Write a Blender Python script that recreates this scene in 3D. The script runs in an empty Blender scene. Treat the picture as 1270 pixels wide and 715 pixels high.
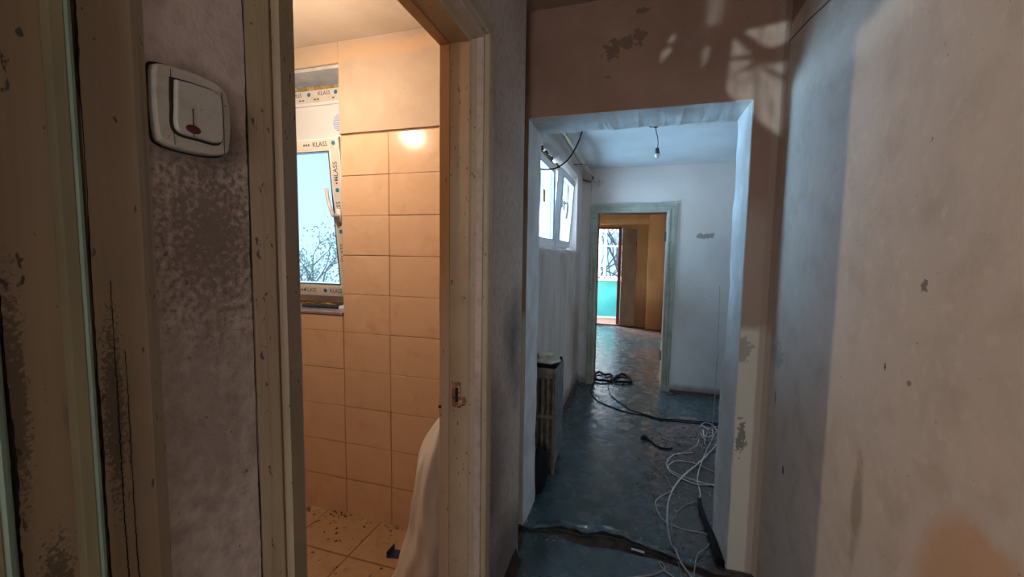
import bpy, bmesh, math, random
from mathutils import Vector, Matrix
R_ = math.radians
SC = bpy.context.scene
COL = SC.collection
rnd = random.Random(7)

# ------------------------------------------------------------------ camera
def cam_axes(yaw, pitch, roll):
    f = Vector((-math.sin(yaw)*math.cos(pitch), math.cos(yaw)*math.cos(pitch), -math.sin(pitch)))
    r0 = Vector((math.cos(yaw), math.sin(yaw), 0)); u0 = r0.cross(f)
    return math.cos(roll)*r0+math.sin(roll)*u0, -math.sin(roll)*r0+math.cos(roll)*u0, f
cr, cu, cf = cam_axes(R_(16.8935), R_(4.55929), R_(0.82388))
cd = bpy.data.cameras.new('camera'); cam = bpy.data.objects.new('camera', cd); COL.objects.link(cam)
cd.sensor_width = 36; cd.lens = 516.06/1270*36; cd.clip_start = 0.02; cd.clip_end = 200
m = Matrix((cr, cu, -cf)).transposed().to_4x4(); m.translation = (0, 0, 1.4)
cam.matrix_world = m
SC.camera = cam
SC.view_settings.view_transform = 'Standard'; SC.view_settings.look = 'None'
SC.view_settings.gamma = 1; SC.view_settings.use_curve_mapping = False
SC.view_settings.exposure = 0.0

# ------------------------------------------------------------------ light
w = bpy.data.worlds.new('sky'); SC.world = w; w.use_nodes = True
wn = w.node_tree.nodes; wl = w.node_tree.links; wn.clear()
wo = wn.new('ShaderNodeOutputWorld'); bg = wn.new('ShaderNodeBackground')
tc = wn.new('ShaderNodeTexCoord'); sep = wn.new('ShaderNodeSeparateXYZ'); rp = wn.new('ShaderNodeValToRGB')
wl.new(tc.outputs['Generated'], sep.inputs[0]); wl.new(sep.outputs['Z'], rp.inputs[0])
rp.color_ramp.elements[0].position = 0.0; rp.color_ramp.elements[0].color = (0.43, 0.53, 0.67, 1)
rp.color_ramp.elements[1].position = 0.6; rp.color_ramp.elements[1].color = (0.26, 0.42, 0.68, 1)
wl.new(rp.outputs[0], bg.inputs[0]); wl.new(bg.outputs[0], wo.inputs[0])
bg.inputs[1].default_value = 2.6

def area(name, loc, aim, sx, sy, power, col):
    l = bpy.data.lights.new(name, 'AREA'); l.shape = 'RECTANGLE'; l.size = sx; l.size_y = sy
    l.energy = power; l.color = col
    o = bpy.data.objects.new(name, l); COL.objects.link(o); o.location = loc
    o.rotation_euler = (Vector(aim)-Vector(loc)).to_track_quat('-Z', 'Y').to_euler()
    return o
sl = bpy.data.lights.new('sun', 'SUN'); sl.energy = 2.2; sl.angle = R_(0.6); sl.color = (1.0, 0.93, 0.82)
so = bpy.data.objects.new('sun', sl); COL.objects.link(so)
so.rotation_euler = Vector((-0.22, -1.0, -0.95)).to_track_quat('-Z', 'Y').to_euler()
area('room_window_skylight', (-1.5, 3.3, 1.55), (0.3, 3.25, 1.65), 1.5, 1.0, 165, (0.50, 0.72, 1.0))
area('balcony_skylight', (-0.6, 10.4, 3.4), (-0.5, 8.0, 0.4), 2.0, 1.2, 420, (0.50, 0.72, 1.0))
area('third_room_fill', (-1.75, 9.5, 2.6), (-0.8, 6.5, 0.9), 1.1, 1.2, 1500, (0.95, 0.93, 1.0))  # fill lamp added outside an unseen opening to brighten the ochre room
area('bath_window_skylight', (-1.8, 2.9, 3.5), (-1.6, 1.5, 1.2), 1.0, 0.8, 30, (0.6, 0.8, 1.0))
area('hall_end_fill', (0.0, -2.35, 1.6), (0.0, 0.5, 1.3), 0.8, 1.6, 22, (1.0, 0.88, 0.78))  # fill lamp added behind the camera to raise the hall's ambient light
area('room_side_fill', (3.1, 3.3, 1.5), (0.5, 3.2, 1.6), 1.3, 1.1, 12, (0.66, 0.82, 1.0))  # fill lamp added beyond an unseen opening to lighten the room's walls and ceiling

# spot lamp added behind the camera; its node pattern draws branch-like light patches
gl_ = bpy.data.lights.new('light_patch_spot', 'SPOT'); gl_.energy = 620; gl_.color = (0.60, 0.87, 1.0)
gl_.spot_size = R_(62); gl_.spot_blend = .1; gl_.shadow_soft_size = .012
g_o = bpy.data.objects.new('light_patch_spot', gl_); COL.objects.link(g_o)
g_o.location = (-.25, -1.7, 1.15); g_o.rotation_euler = (math.pi/2, 0, 0)
gl_.use_nodes = True; gN = gl_.node_tree.nodes; gL = gl_.node_tree.links
gem = gN['Emission']; gtc = gN.new('ShaderNodeTexCoord'); gse = gN.new('ShaderNodeSeparateXYZ'); gL.new(gtc.outputs['Normal'], gse.inputs[0])
def gm_(op, a, b=None, c=None):
    n = gN.new('ShaderNodeMath'); n.operation = op
    for i, v in enumerate((a, b, c)):
        if v is None: continue
        if isinstance(v, (int, float)): n.inputs[i].default_value = v
        else: gL.new(v, n.inputs[i])
    return n.outputs[0]
az = gm_('ABSOLUTE', gse.outputs['Z'])
gu = gm_('SUBTRACT', gm_('MULTIPLY', gm_('DIVIDE', gse.outputs['X'], az), 3.68), .25)      # X on the brown wall
gv = gm_('ADD', gm_('MULTIPLY', gm_('DIVIDE', gse.outputs['Y'], az), 3.68), 1.15)          # height on the brown wall
gnz = gN.new('ShaderNodeTexNoise'); gnz.inputs['Scale'].default_value = 22; gnz.inputs['Detail'].default_value = 3
gcb = gN.new('ShaderNodeCombineXYZ'); gL.new(gm_('MULTIPLY', gu, 1.6), gcb.inputs[0]); gL.new(gm_('MULTIPLY', gv, .5), gcb.inputs[1]); gL.new(gcb.outputs[0], gnz.inputs['Vector'])
def ghalf(a, b, c, s=.006):     # soft half plane a*u+b*v+c > 0
    n = gN.new('ShaderNodeMapRange'); gL.new(gm_('ADD', gm_('ADD', gm_('MULTIPLY', gu, a), gm_('MULTIPLY', gv, b)), c), n.inputs[0])
    n.inputs[1].default_value = -s; n.inputs[2].default_value = s; return n.outputs[0]
def gpoly(pts, amt=1, s=.006):  # convex polygon, counter-clockwise, in wall coordinates
    o = amt
    for (x0, y0), (x1, y1) in zip(pts, pts[1:]+pts[:1]):
        dx, dy = x1-x0, y1-y0; l = math.hypot(dx, dy); a, b = -dy/l, dx/l
        o = gm_('MULTIPLY', o, ghalf(a, b, -(a*x0+b*y0), s))
    return o
def gadd(xs):
    o = xs[0]
    for x in xs[1:]: o = gm_('MAXIMUM', o, x)
    return o
lit = gadd([gpoly([(.352, 2.325), (.40, 2.27), (.48, 2.25), (.54, 2.27), (.53, 2.345)], .9), gpoly([(.332, 2.235), (.41, 2.235), (.34, 2.305)], .8),
            gpoly([(.335, 2.225), (.325, 2.10), (.36, 2.045), (.53, 1.90), (.535, 2.19), (.42, 2.21)], .8, .010),
            gpoly([(.082, 2.315), (.112, 2.328), (.112, 2.352), (.098, 2.348)], .8, .004), gpoly([(.055, 2.235), (.100, 2.285), (.095, 2.302), (.06, 2.285)], .8, .004),
            gpoly([(.225, 2.20), (.25, 2.24), (.25, 2.285), (.222, 2.28)], .5, .008), gpoly([(.235, 2.37), (.29, 2.37), (.31, 2.52), (.23, 2.52)], .35, .012),
            gpoly([(.55, 2.01), (.72, 2.10), (.95, 2.32), (.85, 2.60), (.60, 2.36)], .35, .03)])
shade = gadd([gpoly([(.34, 2.325), (.475, 2.195), (.50, 2.225), (.37, 2.335)]), gpoly([(.355, 2.165), (.52, 2.19), (.52, 2.225), (.44, 2.225)], .9, .010), gpoly([(.44, 2.17), (.56, 2.09), (.56, 2.12), (.46, 2.19)], .8, .008),
              gpoly([(.425, 2.26), (.445, 2.26), (.455, 2.36), (.43, 2.36)], .5, .01), gpoly([(.425, 1.9), (.445, 1.9), (.45, 2.2), (.425, 2.2)], .6, .01)])
gst = gN.new('ShaderNodeMapRange'); gL.new(gnz.outputs['Fac'], gst.inputs[0]); gst.inputs[1].default_value = .35; gst.inputs[2].default_value = .6; gst.inputs[3].default_value = .55
gfin = gm_('MULTIPLY', gm_('MULTIPLY', lit, gm_('SUBTRACT', 1.0, shade)), gst.outputs[0])
gL.new(gfin, gem.inputs['Strength'])

# ------------------------------------------------------------------ helpers
def obj(name, bm, mat, parent=None, kind=None, smooth=False, bevel=0, seg=2):
    me = bpy.data.meshes.new(name)
    bmesh.ops.recalc_face_normals(bm, faces=bm.faces)
    bm.to_mesh(me); bm.free()
    if smooth:
        for p in me.polygons: p.use_smooth = True
    o = bpy.data.objects.new(name, me); COL.objects.link(o)
    if mat: me.materials.append(mat)
    if parent is not None: o.parent = parent
    if kind: o['kind'] = kind
    if bevel:
        b = o.modifiers.new('bevel', 'BEVEL'); b.width = bevel; b.segments = seg; b.limit_method = 'ANGLE'
    return o
def thing(name, label, cat, loc=(0, 0, 0), group=None):
    o = bpy.data.objects.new(name, None); COL.objects.link(o); o.location = loc
    o['label'] = label; o['category'] = cat; o.empty_display_size = 0.05
    if group: o['group'] = group
    return o
def tag(o, label, cat, group=None):
    o['label'] = label; o['category'] = cat
    if group: o['group'] = group
    return o
def structure(o, label):
    o['kind'] = 'structure'; o['label'] = label; o['category'] = o.name.split('_')[0]
    return o
def sempty(name, label, loc=(0, 0, 0)):
    o = bpy.data.objects.new(name, None); COL.objects.link(o); o.location = loc
    o.empty_display_size = 0.05
    return structure(o, label)
def box(bm, x0, x1, y0, y1, z0, z1):
    v = [bm.verts.new(p) for p in ((x0,y0,z0),(x1,y0,z0),(x1,y1,z0),(x0,y1,z0),(x0,y0,z1),(x1,y0,z1),(x1,y1,z1),(x0,y1,z1))]
    for f in ((0,3,2,1),(4,5,6,7),(0,1,5,4),(1,2,6,5),(2,3,7,6),(3,0,4,7)): bm.faces.new([v[i] for i in f])
    return v
def boxes(*bs):
    bm = bmesh.new()
    for b in bs: box(bm, *b)
    return bm
def prism(bm, pts, z0, z1):
    a = [bm.verts.new((x, y, z0)) for x, y in pts]; b = [bm.verts.new((x, y, z1)) for x, y in pts]
    n = len(pts)
    bm.faces.new(a[::-1]); bm.faces.new(b)
    for i in range(n): bm.faces.new((a[i], a[(i+1) % n], b[(i+1) % n], b[i]))
def sphere(bm, c, r, seg=16, sc=(1,1,1), rot=None):
    mt = Matrix.Translation(c) @ (rot.to_4x4() if rot else Matrix.Identity(4)) @ Matrix.Diagonal((*sc, 1))
    bmesh.ops.create_uvsphere(bm, u_segments=seg, v_segments=max(6, seg//2), radius=r, matrix=mt)
def spline(pts, n=8):
    P = [Vector(p) for p in pts]; P = [2*P[0]-P[1]]+P+[2*P[-1]-P[-2]]; out = []
    for i in range(1, len(P)-2):
        a, b, c, d = P[i-1:i+3]
        for k in range(n):
            t = k/n
            out.append(0.5*((2*b)+(c-a)*t+(2*a-5*b+4*c-d)*t*t+(3*b-3*c+d-a)*t**3))
    out.append(P[-2]); return out
def tube(bm, pts, r, seg=8, rfun=None, caps=True):
    pts = [Vector(p) for p in pts]; rings = []; up = Vector((0, 0, 1)); prev = None
    for i, p in enumerate(pts):
        t = (pts[min(i+1, len(pts)-1)]-pts[max(i-1, 0)]).normalized()
        if prev is None:
            a = up if abs(t.z) < .9 else Vector((1, 0, 0)); u = t.cross(a).normalized()
        else: u = (prev-t*prev.dot(t)).normalized()
        prev = u; v = t.cross(u); rr = rfun(i/(len(pts)-1)) if rfun else r
        rings.append([bm.verts.new(p+rr*(math.cos(2*math.pi*k/seg)*u+math.sin(2*math.pi*k/seg)*v)) for k in range(seg)])
    for a, b in zip(rings, rings[1:]):
        for k in range(seg): bm.faces.new((a[k], a[(k+1) % seg], b[(k+1) % seg], b[k]))
    if caps: bm.faces.new(rings[0][::-1]); bm.faces.new(rings[-1])
def frame_sweep(bm, prof, y0, y1, z1, axis='x', z0=None, closed_bottom=False, ends=0.0):
    """prof: list of (w, d): w outward from the opening edge, d coordinate along the wall normal."""
    cols = []
    for w_, d in prof:
        path = [(y0-w_, ends), (y0-w_, z1+w_), (y1+w_, z1+w_), (y1+w_, ends)]
        if closed_bottom: path = [(y0-w_, z0-w_), (y0-w_, z1+w_), (y1+w_, z1+w_), (y1+w_, z0-w_)]
        cols.append([bm.verts.new((d, a, b) if axis == 'x' else (a, d, b)) for a, b in path])
    for c0, c1 in zip(cols, cols[1:]):
        for k in range(4 if closed_bottom else 3):
            k2 = (k+1) % 4
            bm.faces.new((c0[k], c0[k2], c1[k2], c1[k]))

# ---- material builder
class M:
    def __init__(s, name, rough=0.8, spec=0.3, coat=0, metal=0):
        s.m = bpy.data.materials.new(name); s.m.use_nodes = True
        s.n = s.m.node_tree.nodes; s.l = s.m.node_tree.links
        s.b = s.n['Principled BSDF']; s.b.inputs['Roughness'].default_value = rough
        s.b.inputs['Specular IOR Level'].default_value = spec; s.b.inputs['Metallic'].default_value = metal
        s.b.inputs['Coat Weight'].default_value = coat
        s.tc = s.n.new('ShaderNodeTexCoord'); s.c = None; s.h = None; s.vec = s.tc.outputs['Object']
    def math(s, op, a, b=None, c=None, clamp=False):
        n = s.n.new('ShaderNodeMath'); n.operation = op; n.use_clamp = clamp
        for i, v in enumerate((a, b, c)):
            if v is None: continue
            if isinstance(v, (int, float)): n.inputs[i].default_value = v
            else: s.l.new(v, n.inputs[i])
        return n.outputs[0]
    def noise(s, scale, detail=4, rough=0.55, stretch=None, dist=0, off=(0, 0, 0)):
        n = s.n.new('ShaderNodeTexNoise'); n.inputs['Scale'].default_value = scale
        n.inputs['Detail'].default_value = detail; n.inputs['Roughness'].default_value = rough
        n.inputs['Distortion'].default_value = dist
        mp = s.n.new('ShaderNodeMapping'); s.l.new(s.vec, mp.inputs[0])
        mp.inputs['Location'].default_value = off
        if stretch: mp.inputs['Scale'].default_value = stretch
        s.l.new(mp.outputs[0], n.inputs['Vector']); return n.outputs['Fac']
    def rng(s, v, a, b, c=0, d=1):
        n = s.n.new('ShaderNodeMapRange'); s.l.new(v, n.inputs[0])
        for i, k in enumerate((a, b, c, d)): n.inputs[i+1].default_value = k
        return n.outputs[0]
    def mix(s, fac, col):
        n = s.n.new('ShaderNodeMix'); n.data_type = 'RGBA'
        if isinstance(fac, (int, float)): n.inputs[0].default_value = fac
        else: s.l.new(fac, n.inputs[0])
        if s.c is None: n.inputs[6].default_value = (*col, 1)
        elif isinstance(s.c, tuple): n.inputs[6].default_value = (*s.c, 1)
        else: s.l.new(s.c, n.inputs[6])
        n.inputs[7].default_value = (*col, 1); s.c = n.outputs[2]; return s
    def base(s, col): s.c = col; return s
    def mottle(s, col, scale=3, a=.4, b=.65, amt=1, **k): return s.mix(s.rng(s.noise(scale, **k), a, b, 0, amt), col)
    def ell(s, c, r):
        mp = s.n.new('ShaderNodeMapping'); s.l.new(s.vec, mp.inputs[0]); mp.vector_type = 'POINT'
        mp.inputs['Scale'].default_value = [1/q for q in r]
        mp.inputs['Location'].default_value = [-a/q for a, q in zip(c, r)]
        n = s.n.new('ShaderNodeVectorMath'); n.operation = 'LENGTH'; s.l.new(mp.outputs[0], n.inputs[0])
        return s.math('SUBTRACT', 1.0, n.outputs['Value'])
    def spot(s, c, r, col, amt=1, soft=.5, nz=6, nw=.8, **k):
        """soft patch: ellipsoid around c broken up by noise"""
        e = s.ell(c, r); q = s.math('ADD', e, s.math('MULTIPLY', s.math('SUBTRACT', s.noise(nz, **k), .5), nw*2))
        return s.mix(s.rng(q, 0, soft, 0, amt), col)
    def band(s, axis, lo, hi, col, amt=1, soft=.01, nz=5, nw=.03, **k):
        sp = s.n.new('ShaderNodeSeparateXYZ'); s.l.new(s.vec, sp.inputs[0]); v = sp.outputs[axis]
        if nw: v = s.math('ADD', v, s.math('MULTIPLY', s.math('SUBTRACT', s.noise(nz, **k), .5), nw*2))
        f = s.math('MULTIPLY', s.rng(v, lo-soft, lo+soft), s.rng(v, hi+soft, hi-soft))
        return s.mix(s.math('MULTIPLY', f, amt), col)
    def specks(s, col, scale=60, th=.68, amt=.8, **k): return s.mix(s.rng(s.noise(scale, detail=2, **k), th, th+.03, 0, amt), col)
    def done(s, bump=0, bs=30, bd=5, stretch=None, dist=.01, var=.06):
        if not isinstance(s.c, tuple): s.l.new(s.c, s.b.inputs['Base Color'])
        else: s.b.inputs['Base Color'].default_value = (*s.c, 1)
        if bump:
            b = s.n.new('ShaderNodeBump'); b.inputs['Strength'].default_value = bump; b.inputs['Distance'].default_value = dist
            s.l.new(s.noise(bs, bd, .6, stretch), b.inputs['Height']); s.l.new(b.outputs[0], s.b.inputs['Normal'])
        return s.m
def flat(name, col, rough=.5, **k): return M(name, rough, **k).base(col).done()

BROWN = (0.20, 0.12, 0.08)
# left wall of the hall
m_wall_left = (M('grey_plaster_left', .85).base((.60, .50, .44)).mottle((.50, .40, .34), 2.5)
    .mottle((.36, .28, .22), 34, .48, .72, .7, detail=8).mottle((.54, .49, .45), 60, .58, .75, .6, detail=5)
    .spot((-.5, .38, 1.42), (.2, .09, .14), (.12, .08, .055), .75, .7, 130, 1.5, detail=8)
    .spot((-.5, .37, 1.55), (.2, .075, .075), (.13, .10, .09), .85, .5, 18, .5)
    .spot((-.5, .37, 1.2), (.2, .10, .30), (.22, .17, .14), .6, .8, 50, .9, detail=6)
    .spot((-.5, 1.68, 1.0), (.2, .20, .32), (.08, .08, .085), .75, .9, 5, .6)
    .spot((-.5, 1.45, .55), (.2, .25, .5), (.12, .12, .13), .6, .9, 5, .6)
    .spot((-.5, 1.65, .12), (.2, .5, .22), (.10, .09, .08), .7, .7, 6, .5)
    .specks((.10, .08, .07), 55, .72).done(.35, 90, 6, dist=.006))
m_lintel = (M('terracotta_distemper', .9).base((.33, .20, .145)).mottle((.27, .165, .115), 3).mottle((.36, .25, .19), 5, .5, .75, .6)
    .band('Z', -1, 1.62, (.42, .33, .26), .8, .06, 4, .1)
    .band('Z', -1, 1.10, (.68, .68, .58), .9, .02, 7, .06)
    .band('X', .50, .60, (.34, .25, .2), .6, .004, 5, .004)
    .spot((-.10, 1.98, 2.345), (.075, .4, .022), (.185, .115, .08), .95, .06, 42, 1.5, detail=2)
    .spot((-.155, 1.98, 2.315), (.035, .4, .038), (.185, .115, .08), .95, .06, 42, 1.5, detail=2)
    .spot((-.040, 1.98, 2.372), (.036, .4, .030), (.185, .115, .08), .95, .06, 42, 1.4, detail=2)
    .spot((-.026, 1.98, 2.47), (.026, .4, .012), (.15, .11, .07), .9, .06, 50, 1.2, detail=2)
    .spot((-.165, 1.98, 2.205), (.018, .4, .007), (.15, .12, .09), .8, .1, 50, 1.2, detail=2)
    .spot((.455, 1.98, .62), (.02, .3, .07), (.14, .14, .13), .8, .2, 60, 1.8, detail=3).spot((.44, 1.98, 1.02), (.035, .3, .06), (.33, .28, .22), .7, .2, 30, 1.3, detail=3)
    .specks((.15, .11, .09), 45, .73, .6).done(.3, 60, 6, dist=.005))
m_reveal = (M('pale_whitewash_reveal', .85).base((.60, .60, .58)).mottle((.48, .46, .44), 6).specks((.3, .28, .26), 40, .7, .5).done(.35, 45, 5, dist=.006))
m_wall_right = (M('grey_plaster_right', .85).base((.63, .555, .495)).mottle((.56, .485, .42), 2.2).mottle((.65, .56, .47), 5, .45, .7, .7)
    .mottle((.47, .39, .32), 9, .50, .78, .8, detail=8).mottle((.72, .65, .57), 30, .55, .75, .5, detail=6)
    .spot((.54, .80, .80), (.3, .17, .20), (.60, .37, .22), .8, .25, 7, .35)
    .spot((.54, 1.20, .78), (.3, .03, .16), (.25, .19, .13), .6, .6, 14, .9)
    .spot((.54, 1.02, 1.35), (.3, .010, .012), (.20, .15, .12), .9, .1, 120, 1.5)
    .spot((.54, 1.13, 1.16), (.3, .004, .010), (.08, .07, .06), .9, .1, 160, 1.2)
    .spot((.54, 1.04, 1.15), (.3, .008, .006), (.20, .15, .12), .8, .1, 150, 1.5)
    .spot((.54, 1.86, 1.02), (.3, .07, .05), (.36, .37, .36), .7, .2, 35, 1.2)
    .spot((.54, 1.86, .85), (.3, .005, .035), (.07, .07, .07), .9, .2, 90, 1.2)
    .spot((.54, 1.72, .62), (.3, .01, .02), (.05, .05, .05), .9, .2, 30, .2)
    .band('Z', 2.325, 3, (.30, .19, .14), .95, .008, 6, .01)
    .specks((.20, .15, .11), 90, .735, .8).done(.3, 70, 6, dist=.005))
m_ceiling = M('dusty_ceiling', .9).base((.36, .23, .165)).mottle((.30, .19, .14), 3).done(.2, 40, dist=.004)
m_back = M('grey_plaster_back', .9).base((.5, .44, .38)).mottle((.42, .36, .31), 3).done(.2, 40, dist=.004)
# bathroom
m_bath_plaster = (M('bath_plaster', .75).base((.47, .355, .27)).mottle((.40, .29, .21), 3).mottle((.52, .42, .33), 6, .5, .7, .6)
    .spot((-1.2, 1.8, 2.37), (.6, .3, .05), (.55, .36, .22), .7, .6, 9, .7).specks((.3, .2, .12), 50, .74, .7).done(.25, 35, dist=.006))
m_bath_ceiling = M('bath_ceiling', .85).base((.56, .47, .39)).mottle((.50, .41, .33), 4).done(.15, 30, dist=.005)
def tile_mat(name, col, col2, dirt, rough=.15):
    k = M(name, rough, .5)
    oi = k.n.new('ShaderNodeObjectInfo')
    cb = k.n.new('ShaderNodeVectorMath'); cb.operation = 'ADD'
    k.l.new(k.tc.outputs['Object'], cb.inputs[0]); k.l.new(oi.outputs['Location'], cb.inputs[1]); k.vec = cb.outputs[0]
    k.base(col).mottle(col2, 5, .35, .7, .7, dist=1.5)
    k.mix(k.math('MULTIPLY', oi.outputs['Random'], .25), col2)
    k.mix(k.rng(k.noise(9, 6), .56, .8, 0, .55), dirt)
    return k
m_tile = tile_mat('peach_wall_tile', (.70, .475, .33), (.62, .40, .25), (.50, .30, .17)).done()
m_grout = M('brown_grout', .9).base((.22, .12, .06)).mottle((.36, .20, .09), 8).done(.3, 60, dist=.003)
m_ftile = tile_mat('dusty_floor_tile', (.44, .28, .16), (.34, .21, .11), (.17, .09, .05), .45).specks((.12, .07, .04), 40, .66, .8).done(.2, 50, dist=.003)
m_stone = M('purple_sill_stone', .4).base((.32, .24, .25)).mottle((.22, .15, .15), 25).done()
# woodwork
m_cream = (M('old_cream_paint', .5, .4).base((.45, .36, .25)).mottle((.38, .29, .19), 4).mottle((.48, .41, .31), 9, .5, .7, .6, stretch=(1, 1, .3))
    .mottle((.13, .09, .06), 70, .67, .70, .85, stretch=(1, 1, .35), detail=5).mix(0, (0, 0, 0)).specks((.05, .04, .03), 80, .70, .9, stretch=(1, 1, .5)).done(.35, 60, 5, (1, 1, .4), .004))
m_cream_dark = (M('grimy_shaded_cream', .5, .4).base((.34, .26, .15)).mottle((.26, .19, .10), 5).mottle((.30, .21, .15), 3, stretch=(1, 1, .3)).mottle((.43, .35, .22), 2, .45, .7, .6, stretch=(1, 14, .25), detail=6, off=(0, 3, 1))
    .mottle((.06, .045, .03), 90, .67, .71, .9, stretch=(1, 1, .45), detail=4).mottle((.10, .07, .045), 26, .66, .70, .5, stretch=(1, 1, .15), detail=8).mottle((.12, .085, .05), 3, .6, .75, .6, stretch=(3, 30, .4)).spot((-.489, .268, 1.24), (.1, .010, .10), (.08, .06, .035), .75, .4, 260, 1.5, detail=3).spot((-.478, .215, 1.10), (.1, .013, .05), (.08, .06, .035), .75, .4, 240, 1.5, detail=3).spot((-.478, .198, 1.28), (.1, .008, .10), (.08, .06, .035), .7, .4, 240, 1.4, detail=3).specks((.05, .04, .03), 90, .70, .9, stretch=(1, 1, .5)).done(.4, 50, 5, (1, 1, .3), .004))  # dark base also puts near-jamb shade into the colour; the specks are grime
m_lining = (M('warm_cream_lining', .5, .4).base((.45, .36, .25)).mottle((.38, .29, .19), 4).band('Z', 1.80, 3, (.42, .25, .11), .75, .22, 3, .12)
    .mottle((.13, .08, .05), 70, .65, .69, .85, stretch=(1, 1, .35), detail=5).specks((.05, .04, .03), 80, .70, .9, stretch=(1, 1, .5)).done(.35, 60, 5, (1, 1, .4), .004))
m_stop = (M('orange_brown_stop', .4, .4).base((.46, .29, .15)).mottle((.38, .20, .08), 5, stretch=(1, 1, .3))
    .band('Z', 1.55, 3, (.42, .19, .06), .8, .25, 3, .1).band('Z', -1, 1.1, (.46, .36, .26), .9, .25, 3, .1).mottle((.12, .06, .03), 80, .66, .7, .8, stretch=(1, 1, .3)).done(.3, 50, 5, (1, 1, .3), .003))  # more orange towards the top, creamier towards the bottom
m_olive = (M('olive_bead_shade', .5, .3).base((.33, .28, .16)).mottle((.22, .19, .11), 7, stretch=(1, 1, .3)).done(.3, 50, 4, (1, 1, .3), .004))  # olive tone paints in the shaded left side of the beads
m_green = (M('daylit_green_bead', .45, .45).base((.30, .40, .31)).mottle((.22, .30, .22), 6, stretch=(1, 1, .3)).done(.3, 50, 4, (1, 1, .3), .004))  # pale green carries the teal daylight reflected by the bead edges
m_grime = M('black_grime', .95).base((.02, .015, .01)).done()
m_frame2 = (M('grey_green_frame_paint', .5, .4).base((.33, .34, .27)).mottle((.24, .24, .18), 6).specks((.06, .05, .04), 40, .66, .8).done(.3, 50, 4, (1, 1, .4), .004))
m_brownwood = M('dark_brown_wood', .55).base((.075, .04, .025)).mottle((.13, .06, .035), 8, stretch=(4, 4, .4)).done(.2, 60)
m_redwood = M('red_brown_paint', .4, .5).base((.22, .055, .03)).mottle((.14, .035, .02), 10, stretch=(3, 3, .3)).done(.2, 50)
m_leaf = M('dull_door_leaf', .6).base((.24, .19, .14)).mottle((.17, .13, .10), 5, stretch=(1, 1, .4)).done(.2, 40)
m_rust = M('rust', .8, metal=.2).base((.28, .11, .05)).mottle((.45, .35, .25), 60, .5, .6).mottle((.06, .03, .02), 40, .55, .6).done(.4, 80)
# rooms beyond
m_room_wall = (M('blue_white_distemper', .9).base((.58, .55, .52)).mottle((.50, .46, .42), 2).mottle((.55, .50, .40), 1.3, .5, .7, .6)
    .band('Z', 1.62, 3, (.60, .49, .43), .55, .015, 3, .01)
    .spot((.62, 4.57, 1.62), (.10, .2, .03), (.2, .17, .14), .8, .3, 25, .9)
    .band('Z', -1, .07, (.18, .15, .13), .8, .03, 9, .05)
    .spot((-.61, 4.3, .5), (.2, .30, .6), (.28, .2, .14), .7, .8, 5, .7)
    .spot((-.61, 3.3, 1.1), (.2, 1.4, .35), (.38, .31, .27), .6, .6, 6, .8, stretch=(1, 1, .3))
    .specks((.2, .16, .12), 30, .74, .7).done(.3, 45, dist=.006))
m_room_ceiling = M('room_ceiling', .9).base((.60, .60, .60)).mottle((.52, .51, .49), 2).done(.1, 30, dist=.004)
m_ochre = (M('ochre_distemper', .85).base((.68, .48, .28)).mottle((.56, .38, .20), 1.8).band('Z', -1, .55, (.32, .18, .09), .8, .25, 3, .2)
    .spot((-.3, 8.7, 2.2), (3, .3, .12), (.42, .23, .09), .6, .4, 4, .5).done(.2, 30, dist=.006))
m_floor = (M('teal_floor_paint', .33, .65).base((.048, .082, .094)).mottle((.035, .06, .066), 3).mottle((.12, .145, .145), 14, .5, .8, .9, detail=8).mottle((.03, .04, .04), 5, .58, .75, .7, detail=8, off=(5, 2, 0))
    .spot((.45, 2.9, 0), (.34, 1.0, .3), (.135, .105, .095), .95, .06, 9, .22, detail=6)
    .spot((.42, 2.6, 0), (.34, 1.1, .3), (.035, .03, .03), .85, .35, 26, 1.5, detail=8)
    .spot((.15, 5.15, 0), (.30, .35, .3), (.13, .09, .085), .6, .25, 3, .8)
    .spot((.25, 6.2, 0), (.38, .75, .3), (.13, .095, .09), .6, .3, 3, .8)
    .spot((.2, 8.2, 0), (.9, .9, .3), (.12, .07, .05), .6, .5, 3, .6)
    .specks((.018, .015, .015), 90, .745, .8).specks((.30, .31, .30), 55, .755, .8, off=(3, 1, 0)))
_rn = m_floor.rng(m_floor.noise(9, 8), .35, .7, .13, .40); m_floor.l.new(_rn, m_floor.b.inputs['Roughness'])
m_floor = m_floor.done(.25, 22, 6, dist=.008)
m_screed = M('dark_screed', .95).base((.05, .032, .024)).mottle((.10, .07, .05), 20).done(.6, 40, dist=.01)
m_lino_edge = M('torn_lino_edge', .8).base((.055, .03, .02)).mottle((.02, .012, .01), 12).done(.5, 40)
# small stuff
m_upvc = M('white_upvc', .3, .5).base((.74, .76, .78)).mottle((.66, .67, .68), 10, .5, .8, .5).done()
m_tape = M('printed_protective_tape', .5).base((.66, .62, .58)).mottle((.55, .42, .28), 12, .55, .7, .7).done()
m_foam = M('mounting_foam', .95).base((.55, .40, .18)).mottle((.30, .22, .08), 20).done(1, 30, dist=.02)
m_foam_dark = M('dark_cured_foam', .95).base((.05, .07, .05)).done(1, 40, dist=.02)
m_ink = flat('tape_ink', (.045, .05, .07)); m_blue = flat('blue_dot_ink', (.02, .16, .34))
m_rubber = flat('black_rubber', (.009, .008, .009), .9, spec=.15); m_dgrey = flat('dark_grey_plastic', (.05, .055, .065), .45)
m_wire_white = M('white_cable_sheath', .45).base((.42, .41, .39)).mottle((.30, .28, .26), 20).done()
m_wire_grey = M('grey_cable_sheath', .5).base((.20, .20, .20)).mottle((.12, .11, .11), 20).done()
m_switch = M('dirty_ivory_plastic', .35, .5).base((.50, .46, .39)).mottle((.36, .31, .26), 70, .5, .75, .8).specks((.12, .09, .07), 120, .68, .6).done()
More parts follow.
